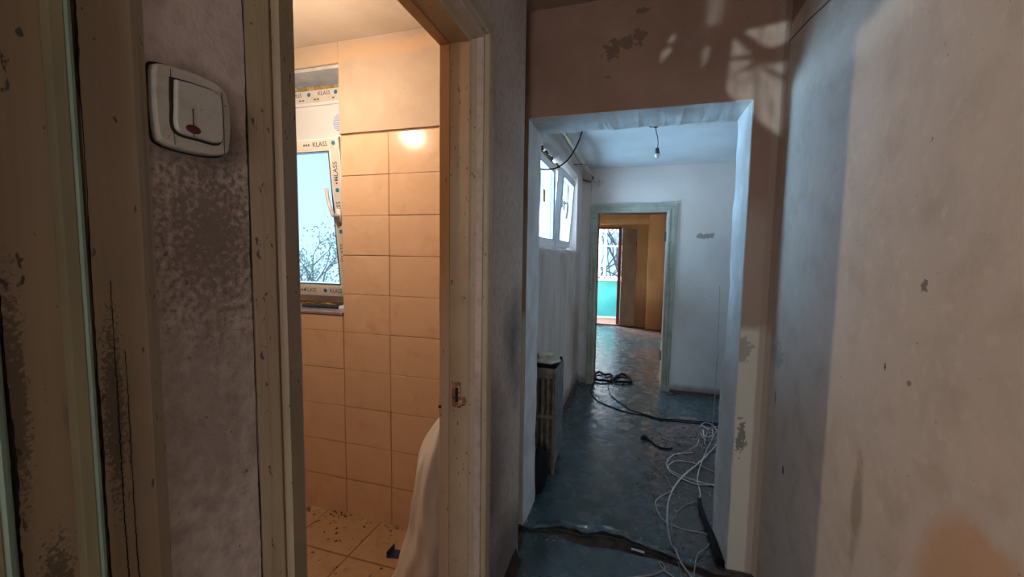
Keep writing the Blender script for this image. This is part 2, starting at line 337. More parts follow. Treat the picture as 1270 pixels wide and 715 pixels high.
m_switch_dark = flat('switch_gap', (.02, .017, .015), .6); m_lens = flat('dark_red_lens', (.10, .012, .02), .15)
m_iron = (M('radiator_iron', .55, .4).base((.22, .185, .14)).mottle((.10, .07, .045), 12).mottle((.035, .025, .02), 30, .58, .66, .8).done(.4, 60, dist=.004))
m_cloth = M('white_sack_cloth', .75, .2).base((.72, .66, .62)).mottle((.62, .55, .50), 5).done(.15, 60, dist=.003)
m_navy = flat('navy_plastic', (.03, .035, .09), .5)
m_glass = bpy.data.materials.new('window_glass'); m_glass.use_nodes = True
gn = m_glass.node_tree.nodes; gl = m_glass.node_tree.links; gn.clear()
go = gn.new('ShaderNodeOutputMaterial'); gm = gn.new('ShaderNodeMixShader'); gt = gn.new('ShaderNodeBsdfTransparent'); gg = gn.new('ShaderNodeBsdfGlossy')
glw = gn.new('ShaderNodeLayerWeight'); gpw = gn.new('ShaderNodeMath'); gpw.operation = 'POWER'; gpw.inputs[1].default_value = 5
gf = gn.new('ShaderNodeMath'); gf.operation = 'MULTIPLY_ADD'; gf.inputs[1].default_value = .5; gf.inputs[2].default_value = .04
gl.new(glw.outputs['Facing'], gpw.inputs[0]); gl.new(gpw.outputs[0], gf.inputs[0]); gg.inputs['Roughness'].default_value = .02
gt.inputs[0].default_value = (.85, .955, .985, 1)
gl.new(gf.outputs[0], gm.inputs[0]); gl.new(gt.outputs[0], gm.inputs[1]); gl.new(gg.outputs[0], gm.inputs[2]); gl.new(gm.outputs[0], go.inputs[0])

# ------------------------------------------------------------------ the setting
DY0, DY1, DZ = .5310, 1.286, 2.081          # bathroom doorway
CH, CB, CR = 2.54, 2.436, 2.33              # ceilings
w_left = structure(obj('wall_left', boxes(
    (-.648, -.5, .30, DY0-.012, 0, CH), (-.648, -.5, DY0-.012, DY1+.012, DZ+.012, CH), (-.648, -.5, DY1+.012, 1.80, 0, CH),
    (-.65, -.575, 1.797, 1.985, 0, CH),
    (-.65, -.5, -2.0, -.65, 0, CH), (-.65, -.5, -.65, .30, 2.12, CH)), m_wall_left),
    'dirty grey plaster wall with the light switch and the bathroom doorway')
structure(obj('wall_right', boxes((.54, .75, -2.0, 1.98, 0, CH)), m_wall_right, bevel=.002), 'large bare plaster wall filling the right side')
bm = bmesh.new()
def wavy_block(bm, x0, x1, y0, y1, z0, z1): box(bm, x0, x1, y0, y1, z0, z1)
box(bm, -.575, .75, 1.981, 2.229, 2.052, CH)                       # lintel
box(bm, -.60, -.529, 1.981, 2.229, 0, 2.052)
box(bm, .427, .75, 1.981, 2.229, 0, 2.052)
wf = structure(obj('wall_front', bm, m_lintel), 'terracotta brown wall with an open doorway into the blue room')
# whitewashed reveal skins of the opening (slightly wavy plaster)
def reveal_strip(name, path_fn, n=40):
    bm = bmesh.new(); rows = []
    for i in range(n+1):
        t = i/n; rows.append([bm.verts.new(p) for p in path_fn(t)])
    for a, b in zip(rows, rows[1:]):
        for k in range(len(a)-1): bm.faces.new((a[k], a[k+1], b[k+1], b[k]))
    return obj(name, bm, m_reveal, wf, smooth=False)
def wv(t, s=1): return .0022*math.sin(17*t*s+1)+.0016*math.sin(41*t*s+.3)+.001*math.sin(93*t)
def right_rev(t):
    z = 2.05*t; b = .0 if z > .95 else .016*min(1, (.95-z)/.10)
    return [(.4285, 1.9785, z), (.424+wv(t)*.3, 1.976, z), (.423+wv(t)-b*.4, 2.10, z), (.421+wv(t, 1.3)-b, 2.228, z), (.4285-b*.2, 2.232, z)]
reveal_strip('plaster_reveal', right_rev)
reveal_strip('plaster_reveal', lambda t: [(-.5295, 1.979, 2.05*t), (-.526+wv(t)*.3, 1.9765, 2.05*t), (-.525+wv(t), 2.1, 2.05*t), (-.525+wv(t, 1.3), 2.228, 2.05*t), (-.5295, 2.232, 2.05*t)])
reveal_strip('plaster_reveal', lambda t: [(-.527+.953*t, 1.9785, 2.0535), (-.527+.953*t, 1.977, 2.050+wv(t)*.5), (-.527+.953*t, 2.1, 2.047+wv(t, .8)), (-.527+.953*t, 2.228, 2.045+wv(t, 1.4)), (-.527+.953*t, 2.232, 2.054)])
# chamfered vertical fillet in the right-hand corner of the hall
bm = bmesh.new(); prism(bm, [(.525, 1.981), (.5415, 1.981), (.5415, 1.955)], 0, 2.54)
structure(obj('trim_1', bm, m_lintel), 'narrow plaster fillet in the corner between brown wall and right wall')
structure(obj('ceiling', boxes((-.65, .75, -2.0, 1.985, CH, CH+.1)), m_ceiling), 'brownish dusty hall ceiling')
structure(obj('wall_back', boxes((-.65, -.42, -2.1, -2.0, 0, CH), (.42, .75, -2.1, -2.0, 0, CH), (-.42, .42, -2.1, -2.0, 2.2, CH)), m_back), 'plaster wall at the end of the hall behind the camera')  # doorway gap left open for the added lamp at the hall end
# hall floor + room floors
hall_edge = [(-.50, 1.955), (-.476, 1.952), (-.41, 1.968), (-.348, 1.975), (-.30, 1.958), (-.262, 1.947), (-.183, 1.937), (-.11, 1.956), (-.032, 1.963), (.04, 1.950), (.114, 1.954), (.251, 1.931), (.346, 1.897), (.43, 1.89), (.54, 1.90)]
room_edge = [(-.60, 2.0), (-.50, 1.965), (-.44, 1.99), (-.358, 2.026), (-.29, 2.028), (-.232, 2.017), (-.16, 2.04), (-.107, 2.051), (-.03, 2.043), (.041, 2.025), (.12, 2.0), (.185, 1.975), (.27, 1.955), (.351, 1.935), (.43, 1.93), (.60, 1.95)]
bm = bmesh.new()
prism(bm, [(-.51, -2.0), (.55, -2.0)]+[(x, y) for x, y in hall_edge[::-1]], -.009, 0)
structure(obj('floor', bm, m_floor, bevel=0), 'dark teal painted hall floor in front of the torn threshold')
structure(obj('floor', boxes((-.9, 2.5, -2.1, 2.6, -.12, -.0095)), m_screed), 'bare dark screed showing in the torn gap of the floor')
bm = bmesh.new()
prism(bm, [(-.62, 2.2), (-.60, 2.0)]+room_edge[1:]+[(.62, 2.2), (2.4, 2.235), (2.4, 4.57), (.30, 4.57), (.30, 4.77), (.6, 4.77), (.6, 8.8), (-2.6, 8.8), (-2.6, 4.77), (-.50, 4.77), (-.50, 4.57), (-.62, 4.57)], -.009, 0)
floor2 = structure(obj('floor', bm, m_floor), 'glossy teal floor running through both far rooms')
# curled torn edge of the floor covering
bm = bmesh.new(); rows = []
E = spline([(x, y, 0) for x, y in room_edge], 5)
for i, p in enumerate(E):
    u = i/len(E); lift = .007+.010*max(0, math.sin(3.3*u+.1))+.004*math.sin(29*u)+.003*math.sin(61*u+1)
    dy = .004*math.sin(47*u)+.004*math.sin(83*u+2)
    rows.append([bm.verts.new(q) for q in ((p.x, p.y+.075, .0008), (p.x, p.y+.035, lift*.75), (p.x, p.y+dy, lift), (p.x, p.y+dy-.003, lift-.006), (p.x, p.y+.03, .001))])
for a, b in zip(rows, rows[1:]):
    for k in range(4):
        f = bm.faces.new((a[k], a[k+1], b[k+1], b[k])); f.material_index = 0 if k < 2 else 1
ce = obj('curled_edge', bm, m_floor, floor2, smooth=True); ce.data.materials.append(m_lino_edge)
# black upturn of the floor covering along the left wall and dark board at its end
bm = bmesh.new(); rows = []
for i in range(30):
    y = -.6+i*2.36/29; wq = .02+.004*math.sin(9*y)
    rows.append([bm.verts.new(q) for q in ((-.499, y, .045+.006*math.sin(23*y)), (-.494, y, .043), (-.488, y, .012), (-.499+wq+.012, y, .001), (-.499+wq+.014, y, .0005))])
for a, b in zip(rows, rows[1:]):
    for k in range(4): bm.faces.new((a[k], a[k+1], b[k+1], b[k]))
structure(obj('baseboard_left', bm, m_lino_edge), 'blackened upturned floor covering at the foot of left wall')

# ---- bathroom shell
X0 = -2.6
wb = structure(obj('wall_bathroom', boxes(
    (-1.457, -.65, 1.80, 2.10, 0, CB), (X0, -2.12, 1.80, 2.10, 0, CB), (-2.12, -1.457, 1.80, 2.10, 0, 1.075), (-2.12, -1.457, 1.80, 2.10, 2.335, CB)), m_grout),
    'bathroom wall of peach tiles with a window and plaster above')
# plaster above the tiles, 3 mm in front of the backing
bm = bmesh.new()
box(bm, -1.458, -.65, 1.789, 1.7995, 1.992, CB); box(bm, X0, -2.12, 1.789, 1.7995, 1.992, CB); box(bm, -2.12, -1.458, 1.789, 1.7995, 2.335, CB)
obj('plaster_band', bm, m_bath_plaster, wb, bevel=.002)
bm = bmesh.new(); box(bm, -2.118, -1.459, 1.80, 2.08, 2.3355, 2.345); 
structure(obj('wall_bathroom_left', boxes((X0-.1, X0, -.6, 2.1, 0, CB)), m_bath_plaster), 'left bathroom wall hidden behind the door frame')
bm.free()
m_soff = M('grey_soffit', .9).base((.50, .50, .52)).mottle((.4, .4, .42), 10).done(.3, 40)
obj('window_reveal', boxes((-2.12, -1.457, 1.801, 2.10, 2.318, 2.334), (-1.4575, -1.452, 1.801, 2.1, 1.08, 2.32), (-2.125, -2.119, 1.801, 2.1, 1.08, 2.32)), m_soff, wb)
structure(obj('wall_bathroom_near', boxes((X0, -.65, -.7, -.6, 0, CB)), m_bath_plaster), 'near bathroom wall behind the camera side')
structure(obj('ceiling', boxes((X0, -.65, -.7, 1.80, CB, CH)), m_bath_ceiling), 'cream bathroom ceiling')
tm = None
def tile_mesh(name, sx, sy, sz, mat, bev=.0022):
    bm = boxes((-sx/2, sx/2, -sy/2, sy/2, -sz/2, sz/2))
    bmesh.ops.bevel(bm, geom=list(bm.edges), offset=bev, segments=1, affect='EDGES')
    me = bpy.data.meshes.new(name); bmesh.ops.recalc_face_normals(bm, faces=bm.faces); bm.to_mesh(me); bm.free(); me.materials.append(mat); return me
t_full = tile_mesh('tile', .2745, .010, .1965, m_tile)
t_half = tile_mesh('tile', .2745, .010, .0840, m_tile)
def put(name, me, loc, parent, rot=(0, 0, 0)):
    o = bpy.data.objects.new(name, me); COL.objects.link(o); o.parent = parent; o.location = loc; o.rotation_euler = rot; return o
zr = [.002+.198*k for k in range(11)]
for r in range(10):
    zc = .0995+.1982*r if r else .0975
    for c in range(7):
        xc = -.765-.2775*c+(.0 if c else 0)
        xc = -1.1775+.2775/2-.2775*(c-1)
        if xc > -.66: continue
        over_win = -2.12 < xc < -1.457
        jig = lambda a: rnd.uniform(-a, a)
        rot = (jig(.004), 0, jig(.004))
        if over_win:
            if r > 5: continue
            if r == 5: put('tile', t_half, (xc+jig(.001), 1.795, 1.033), wb, rot); continue
        if r == 9 and abs(xc+1.0387) < .01: rot = (.014, 0, 0)
        put('tile', t_full, (xc+jig(.0008), 1.795+jig(.0006), zc+jig(.0008)), wb, rot)
t_edge = tile_mesh('tile', .092, .010, .1965, m_tile)
for r in range(10): put('tile', t_edge, (-.713+.0, 1.795, .0995+.1982*r), wb)
bf = structure(obj('floor', boxes((X0, -.5, -.6, 1.80, -.05, -.004)), m_grout), 'tiled bathroom floor covered in dust and rubble')
t_floor = tile_mesh('tile', .327, .327, .010, m_ftile)
for i in range(6):
    for j in range(7):
        if -1.7375+.3325*i > -.6: continue
        put('tile', t_floor, (-1.405-.3325+.3325*i-.3325*.0, 1.36+.3325-.3325*j, -.003+rnd.uniform(-.0008, .0008)), bf, (rnd.uniform(-.002, .002), rnd.uniform(-.002, .002), math.pi/2*rnd.randint(0, 3)))
bm = bmesh.new()
for i in range(260):
    x = rnd.uniform(-1.9, -.7); y = rnd.choice([rnd.uniform(.9, 1.78), rnd.gauss(1.765, .015)]); y = min(y, 1.783); s = rnd.uniform(.0015, .007)*(1 if rnd.random() < .9 else 1.8)
    mt = Matrix.Translation((x, y, .003+s*.4)) @ Matrix.Rotation(rnd.uniform(0, 6), 4, 'Z') @ Matrix.Rotation(rnd.uniform(0, 3), 4, 'X') @ Matrix.Diagonal((s*1.5, s, s*.6, 1))
    bmesh.ops.create_icosphere(bm, subdivisions=1, radius=1, matrix=mt)
rub = obj('plaster_rubble', bm, M('rubble', .9).base((.5, .36, .22)).mottle((.12, .07, .04), 12, .45, .55).done()); tag(rub, 'crumbs of plaster and dirt scattered on the bathroom tiles', 'rubble'); rub['kind'] = 'stuff'

# ---- bathroom doorway
d1 = sempty('door_1', 'empty bathroom door frame in worn cream paint', (-.5, (DY0+DY1)/2, 0))
def rel(o, p):   # keep world-space coordinates in the mesh under a moved parent
    o.parent = p; o.location = (-p.location[0], -p.location[1], -p.location[2]); return o
bm = bmesh.new()
frame_sweep(bm, [(.062, -.5005), (.061, -.484), (.058, -.480), (.030, -.484), (.026, -.488), (.022, -.506), (.016, -.512), (.006, -.538), (.0, -.544)], DY0, DY1, DZ)
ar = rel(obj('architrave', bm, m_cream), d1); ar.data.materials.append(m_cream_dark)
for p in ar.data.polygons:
    if p.center.y < DY0: p.material_index = 1  # near jamb faces take the darker cream, which paints in their shade
bm = bmesh.new()
frame_sweep(bm, [(.0, -.544), (0, -.573), (.003, -.5745), (.003, -.613)], DY0, DY1, DZ)
rel(obj('door_lining', bm, m_lining), d1)
bm = bmesh.new()
frame_sweep(bm, [(.003, -.613), (-.001, -.614), (-.002, -.648), (.003, -.652), (.05, -.653)], DY0, DY1, DZ)
rel(obj('door_stop', bm, m_stop), d1)
bm = boxes((-.600, -.568, 1.2815, 1.2845, .875, .965)); st = rel(obj('strike_plate', bm, m_rust, bevel=.001), d1)
bm = boxes((-.588, -.577, 1.279, 1.2822, .895, .945)); rel(obj('latch_hole', bm, m_grime, bevel=.001), d1)
bm = bmesh.new(); sphere(bm, (-.565, 1.2815, .895), .012, 10, (1, .25, 1.2)); sphere(bm, (-.556, 1.2822, .90), .008, 8, (1, .3, 2)); rel(obj('chipped_hollow', bm, m_rust, smooth=True), d1)
bm = bmesh.new(); sphere(bm, (-.647, 1.283, .87), .006, 10); rel(obj('screw_head', bm, m_grime, smooth=True), d1)
# black crack between plaster and architrave
def crack(name, y, x, z0, z1, wd, parent):
    bm = bmesh.new(); L = []; n = 260
    for i in range(n+1):
        z = z0+(z1-z0)*i/n; a = y+rnd.uniform(-.0004, .0004)+.0005*math.sin(9*z)+.0003*math.sin(31*z+1); ww = wd*max(.06, rnd.uniform(.2, .9)+.6*math.sin(13*z+y*900)+.5*math.sin(37*z))
        L.append((bm.verts.new((x, a-ww/2, z)), bm.verts.new((x+.0012, a, z)), bm.verts.new((x, a+ww/2, z))))
    for a, b in zip(L, L[1:]):
        for k in range(2): bm.faces.new((a[k], a[k+1], b[k+1], b[k]))
    return obj(name, bm, m_grime, parent)
rel(crack('paint_crack', .4345, -.4998, .3, 2.4, .0022, None), d1)
# architrave near side is broader: flat board from the plaster crack to the moulding
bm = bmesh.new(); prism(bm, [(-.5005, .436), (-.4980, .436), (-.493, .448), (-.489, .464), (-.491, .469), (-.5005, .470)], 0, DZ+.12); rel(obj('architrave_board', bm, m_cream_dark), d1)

# ---- neighbouring door frame at the far left (stepped boards, bead edges tinted green for the daylight on them)
d3 = sempty('door_2', 'stepped cream and green door casing at the far left', (-.5, .25, 0))
def board(name, pts, mat, z1=2.3): 
    bm = bmesh.new(); prism(bm, pts, 0, z1); return rel(obj(name, bm, mat), d3)
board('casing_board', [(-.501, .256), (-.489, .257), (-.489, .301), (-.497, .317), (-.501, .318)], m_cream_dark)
board('daylit_bead', [(-.500, .243), (-.4765, .243), (-.4755, .2455), (-.478, .249), (-.489, .254), (-.501, .258)], m_green)
board('rounded_bead', [(-.501, .229), (-.4785, .229), (-.4765, .234), (-.476, .2425), (-.501, .2435)], m_olive)
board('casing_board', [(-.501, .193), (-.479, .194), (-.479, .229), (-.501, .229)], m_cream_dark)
board('daylit_bead', [(-.500, .1795), (-.4665, .1795), (-.4655, .1825), (-.468, .186), (-.479, .192), (-.501, .194)], m_green)
board('rounded_bead', [(-.501, .150), (-.469, .150), (-.466, .160), (-.466, .179), (-.501, .180)], m_olive)
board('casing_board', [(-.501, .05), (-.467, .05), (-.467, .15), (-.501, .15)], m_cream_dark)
rel(crack('paint_crack', .2570, -.4886, .3, 2.2, .0018, None), d3)
rel(crack('paint_crack', .1940, -.4786, .3, 2.2, .0026, None), d3)
rel(crack('paint_crack', .2715, -.4888, .55, 1.37, .0009, None), d3)
rel(crack('paint_crack', .2800, -.4888, .55, 1.30, .0006, None), d3)
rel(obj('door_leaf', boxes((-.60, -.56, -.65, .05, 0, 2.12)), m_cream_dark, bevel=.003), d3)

# ---- light switch
sw = thing('light_switch', 'grubby ivory wall switch with dark red indicator on the left plaster wall', 'switch', (-.5, .362, 1.555))
def swc(u, v):   # (y, z) on the wall plane, u,v in -1..1, corners pulled
    return u, v
def pillow(pts, x0, x1, inset, name, mat, parent, n=10):
    P = spline([(0, a, b) for a, b in pts]+[(0, *pts[0])], n)[:-1]
    c = sum((p for p in P), Vector())/len(P); bm = bmesh.new(); rings = []
    for x, k in ((x0, 1), (x0+(x1-x0)*.6, 1), (x0+(x1-x0)*.9, 1-inset*.4), (x1, 1-inset)):
        rings.append([bm.verts.new((x, c.y+(p.y-c.y)*k, c.z+(p.z-c.z)*k)) for p in P])
    for a, b in zip(rings, rings[1:]):
        for i in range(len(P)): bm.faces.new((a[i], a[(i+1) % len(P)], b[(i+1) % len(P)], b[i]))
    bm.faces.new(rings[-1]); bm.faces.new(rings[0][::-1])
    return obj(name, bm, mat, parent, smooth=False, bevel=.0006)
O = (-.362, -1.555)
def L(pts): return [(a+O[0], b+O[1]) for a, b in pts]
outer = [(.3205, 1.588), (.325, 1.5955), (.345, 1.600), (.375, 1.6015), (.396, 1.597), (.4035, 1.582), (.4055, 1.558), (.4035, 1.534), (.398, 1.519), (.376, 1.5125), (.345, 1.5115), (.327, 1.5145), (.3215, 1.523), (.3195, 1.555)]
fr = pillow(L(outer), .0, .0105, .05, 'switch_frame', m_switch, sw)
well = [(.3345, 1.586), (.360, 1.5885), (.388, 1.5865), (.3915, 1.556), (.389, 1.528), (.362, 1.525), (.3355, 1.5285), (.3335, 1.557)]
pillow(L(well), .0100, .0112, .01, 'switch_well', m_switch_dark, sw)
rock = [(.3390, 1.584), (.362, 1.5865), (.387, 1.5845), (.3900, 1.556), (.3875, 1.5305), (.362, 1.5275), (.3385, 1.531), (.3375, 1.557)]
rk = pillow(L(rock), .0110, .0165, .05, 'rocker', m_switch, sw)
bm = boxes((.0158, .0171, -.0084, -.0076, -.0275, .003)); obj('rocker_split', bm, m_switch_dark, rk)
bm = bmesh.new(); sphere(bm, (.0165, -.008, -.0195), .0045, 14, (.3, 1.9, 1.05)); obj('indicator_lens', bm, m_lens, rk, smooth=True)
for yy in (-.0265, .0305):
    bm = bmesh.new(); tube(bm, spline([(.0108, yy+.001, .040 if yy < 0 else .036), (.0112, yy-.001 if yy < 0 else yy+.002, 0), (.0108, yy+.002, -.040 if yy < 0 else -.037)], 6), .00035, 5); obj('frame_groove', bm, m_switch_dark, fr)
pillow(L([(a+(.0015 if a > .36 else -.0025), b+(.0018 if b > 1.55 else -.0018)) for a, b in outer]), -.001, .0007, .01, 'dirt_gap', m_grime, sw)

# ---- bathroom window (tilted sash)
w1 = sempty('window_1', 'white bathroom window with tilted sash and printed protective tape', (-1.79, 1.95, 1.1))
WX0, WX1 = -2.115, -1.462
def ring_bm(x0, x1, z0, z1, t, y0, y1):
    bm = bmesh.new(); box(bm, x0, x0+t, y0, y1, z0, z1); box(bm, x1-t, x1, y0, y1, z0, z1)
    box(bm, x0+t, x1-t, y0, y1, z0, z0+t); box(bm, x0+t, x1-t, y0, y1, z1-t, z1); return bm
rel(obj('window_frame', boxes((WX0, WX0+.06, 1.925, 1.99, 1.125, 2.28), (WX1-.055, WX1, 1.925, 1.99, 1.125, 2.28), (WX0, WX1, 1.925, 1.99, 2.20, 2.28), (WX0, WX1, 1.925, 1.99, 1.125, 1.175), (WX0, WX1, 1.925, 1.99, 1.96, 2.005)), m_upvc, bevel=.003), w1)
rel(obj('upper_panel', boxes((WX0+.06, WX1-.055, 1.94, 1.97, 2.005, 2.20)), m_upvc), w1)
rel(obj('tape_strip', boxes((WX0, WX1, 1.922, 1.9245, 2.215, 2.278), (WX0, WX1, 1.922, 1.9245, 1.128, 1.165)), m_tape), w1)
bm = bmesh.new()
for i in range(60):
    x = WX0+.65*i/59; sphere(bm, (x, 1.945, 2.295+rnd.uniform(-.004, .008)), rnd.uniform(.008, .016), 8)
    sphere(bm, (x, 1.94, 1.115+rnd.uniform(-.004, .004)), rnd.uniform(.008, .015), 8)
rel(obj('foam_seal', bm, m_foam, smooth=True), w1)
bm = bmesh.new()
bmesh.ops.create_cone(bm, cap_ends=True, segments=28, radius1=.052, radius2=.050, depth=.012, matrix=Matrix.Translation((-1.562, 1.934, 2.098)) @ Matrix.Rotation(math.pi/2, 4, 'X'))
vt = rel(obj('vent_cover', bm, m_upvc, bevel=.002), w1)
m_ventlight = flat('vent_slot', (.30, .42, .80), .3)
for k in range(9):
    dz = -.040+.010*k; hw = math.sqrt(max(0, .047**2-dz*dz))
    s = obj('vent_slot', boxes((-1.562-hw, -1.562+hw, 1.9255, 1.928, 2.098+dz-.0022, 2.098+dz+.0022)), m_ventlight, vt)
# tilted sash: hinged at the bottom, top leaning into the room
tilt = .1050
hz = 1.185
sash = bpy.data.objects.new('sash', None)
bm = ring_bm(-2.06, -1.520, 0, .83, .068, -.030, .030)
sash = obj('sash', bm, m_upvc, w1, bevel=.003)
sash.location = (1.83, -.025, hz-1.1-.02); sash.rotation_euler = (tilt, 0, 0)
# mesh coordinates are x world, y/z local
obj('pane', boxes((-1.993, -1.587, -.004, .004, .067, .764)), m_glass, sash)
obj('tape_strip', boxes((-2.06, -1.52, -.0325, -.031, .772, .822), (-2.06, -1.52, -.0325, -.031, .012, .05), (-1.575, -1.530, -.0325, -.031, .05, .772)), m_tape, sash)
obj('paper_tag', boxes((-1.90, -1.862, -.030, -.004, .60, .655)), m_upvc, sash)
obj('glazing_gasket', ring_bm(-1.994, -1.586, .066, .765, .004, -.033, -.029), m_dgrey, sash)
bm = bmesh.new(); box(bm, -1.565, -1.538, -.045, -.030, .40, .47)
tube(bm, spline([(-1.552, -.04, .435), (-1.552, -.075, .437), (-1.556, -.082, .445), (-1.575, -.082, .52), (-1.580, -.080, .575)], 6), .0095, 10)
obj('handle', bm, m_upvc, sash, smooth=True)
def text(body, size, mat, parent, loc, rot, name='lettering'):
    c = bpy.data.curves.new(name, 'FONT'); c.body = body; c.size = size; c.align_x = 'CENTER'; c.align_y = 'CENTER'; c.extrude = .0003; c.resolution_u = 2
    c.materials.append(mat); o = bpy.data.objects.new(name, c)
    o.rotation_euler = rot; o.location = loc; COL.objects.link(o); o.parent = parent; return o
fr_rot = (math.pi/2, 0, 0)
for zz in (.66, .46, .24):
    text('KLASS', .036, m_ink, sash, (-1.552, -.0333, zz), (math.pi/2, math.pi/2*3, 0))
bm = bmesh.new()
def dot(bm, x, z, r=.011, y=-.0330): bmesh.ops.create_cone(bm, cap_ends=True, segments=18, radius1=r, radius2=r, depth=.0012, matrix=Matrix.Translation((x, y, z)) @ Matrix.Rotation(math.pi/2, 4, 'X'))
for zz in (.565, .352, .145, .80): dot(bm, -1.552, zz)
for xx in (-1.80, -2.0): dot(bm, xx, .797)
for xx in (-1.69, -1.9): dot(bm, xx, .03)
obj('tape_dots', bm, m_blue, sash)
bm = bmesh.new()
for zz in (.60, .615, .63, .40, .415, .385): box(bm, -1.557, -1.547, -.0338, -.0328, zz-.0035, zz+.0035)
for xx in (-1.735, -1.72, -1.705): box(bm, xx-.004, xx+.004, -.0338, -.0328, .792, .802); box(bm, xx-.13, xx-.122, -.0338, -.0328, .025, .035)
obj('tape_squares', bm, m_ink, sash)
text('KLASS', .034, m_ink, sash, (-1.635, -.0333, .797), fr_rot); text('KLASS', .034, m_ink, sash, (-1.87, -.0333, .797), fr_rot)
text('KLASS', .03, m_ink, sash, (-1.62, -.0333, .03), fr_rot); text('KLASS', .03, m_ink, sash, (-1.79, -.0333, .03), fr_rot)
tp = [c for c in w1.children if c.name.startswith('tape_strip')][0]
for xx in (-1.66, -1.85): text('KLASS', .030, m_ink, tp, (xx, 1.9212, 2.257), fr_rot)
bm = bmesh.new()
for xx in (-1.585, -1.76): dot(bm, xx, 2.257, .011, 1.9215)
obj('tape_dots', bm, m_blue, tp)
bm = bmesh.new()
for xx in (-1.60, -1.70, -1.72, -1.80, -1.82): box(bm, xx-.006, xx+.006, 1.9205, 1.9218, 2.226, 2.232)
obj('tape_squares', bm, m_ink, tp)
rel(obj('window_sill', boxes((-2.12, -1.457, 1.785, 1.93, 1.078, 1.092)), m_stone, bevel=.002), w1)
bm = bmesh.new(); tube(bm, spline([(-1.80, 1.885, 1.103), (-1.74, 1.875, 1.106), (-1.66, 1.872, 1.107), (-1.565, 1.885, 1.104)], 6), .011, 10, rfun=lambda t: .012-.004*abs(t-.5))
tag(obj('foam_gun_handle', bm, m_dgrey, smooth=True), 'dark grey plastic tool handle lying on the bathroom window sill', 'tool')

# ---- bathroom bulb (lights the bathroom; just out of view behind the near jamb)
bt = thing('bare_bulb', 'bare warm bulb hanging on a flex from the bathroom ceiling', 'lamp', (-1.39, 1.20, 2.12))
mb = bpy.data.materials.new('lit_bulb'); mb.use_nodes = True; mbn = mb.node_tree.nodes; mbl = mb.node_tree.links; mbn.clear()
eo = mbn.new('ShaderNodeOutputMaterial'); em = mbn.new('ShaderNodeEmission'); em.inputs[0].default_value = (1, .78, .56, 1); em.inputs[1].default_value = 850*4.6; mbl.new(em.outputs[0], eo.inputs[0])
bm = bmesh.new(); sphere(bm, (0, 0, 0), .014, 20); obj('bulb', bm, mb, bt, smooth=True)
bm = bmesh.new(); tube(bm, [(0, 0, .013), (0, 0, .07)], .015, 12); obj('bulb_holder', bm, m_rubber, bt)
bm = bmesh.new(); tube(bm, [(0, 0, .07), (0, 0, .316)], .003, 6); obj('flex', bm, m_rubber, bt)

# ---- white sack behind the frame
sk = thing('rubble_sack', 'tall white sack slumped inside the bathroom behind the door frame', 'sack', (-.835, 1.53, 0))
bm = bmesh.new(); rings = []; NS, NR = 56, 34
for j in range(NR+1):
    t = j/NR; z = .76*t
    le = -.150+.225*t+.02*math.sin(6*t); cx = (le+.155)/2; rx = (.155-le)/2*(1-.5*max(0, t-.85)/.15); ry = .17*(1-.6*max(0, t-.8)/.2)*(1-.25*t)
    ring = []
    for k in range(NS):
        a = 2*math.pi*k/NS
        f = 1+.045*math.sin(5*a+3*t)+.035*math.sin(9*a-6*t)+.03*math.sin(3*a+11*t)+.018*math.sin(14*a+17*t)+.02*math.sin(26*t+2*a)
        ring.append(bm.verts.new((cx+rx*f*math.cos(a), ry*f*math.sin(a), z+.012*math.sin(4*a+8*t))))
    rings.append(ring)
for a, b in zip(rings, rings[1:]):
    for k in range(NS): bm.faces.new((a[k], a[(k+1) % NS], b[(k+1) % NS], b[k]))
bm.faces.new(rings[0][::-1]); bm.faces.new(rings[-1])
s_ = obj('sack_body', bm, m_cloth, sk, smooth=True); sb = s_.modifiers.new('s', 'SUBSURF'); sb.levels = 1; sb.render_levels = 1
bm = bmesh.new(); tube(bm, spline([(.115, 0, .74), (.12, .01, .79), (.12, .03, .84)], 5), .03, 12, rfun=lambda t: .025+.03*t); obj('tied_neck', bm, m_cloth, sk, smooth=True)
bm = bmesh.new()
prism(bm, [(-.06, -.04), (.05, -.05), (.06, .05), (-.02, .06)], 0, .004); prism(bm, [(-.062, -.042), (-.056, -.04), (-.02, .062), (-.026, .06)], 0, .045)
dp = obj('navy_dustpan', bm, m_navy, bevel=.002); dp.location = (-1.035, 1.60, .004); dp.rotation_euler = (0, 0, .3); dp.scale = (.55, .55, .7)
tag(dp, 'small navy blue dustpan on the tiles beside the white sack', 'dustpan')

# ---- crack line and wire high on the right wall
bm = bmesh.new(); tube(bm, spline([(.538, 1.975, 2.262), (.5385, 1.9, 2.254), (.5385, 1.75, 2.235), (.5385, 1.59, 2.206), (.5385, 1.3, 2.165)], 6), .0022, 6)
tag(obj('surface_wire', bm, m_dgrey), 'thin dark wire running high along the right hall wall', 'wire')

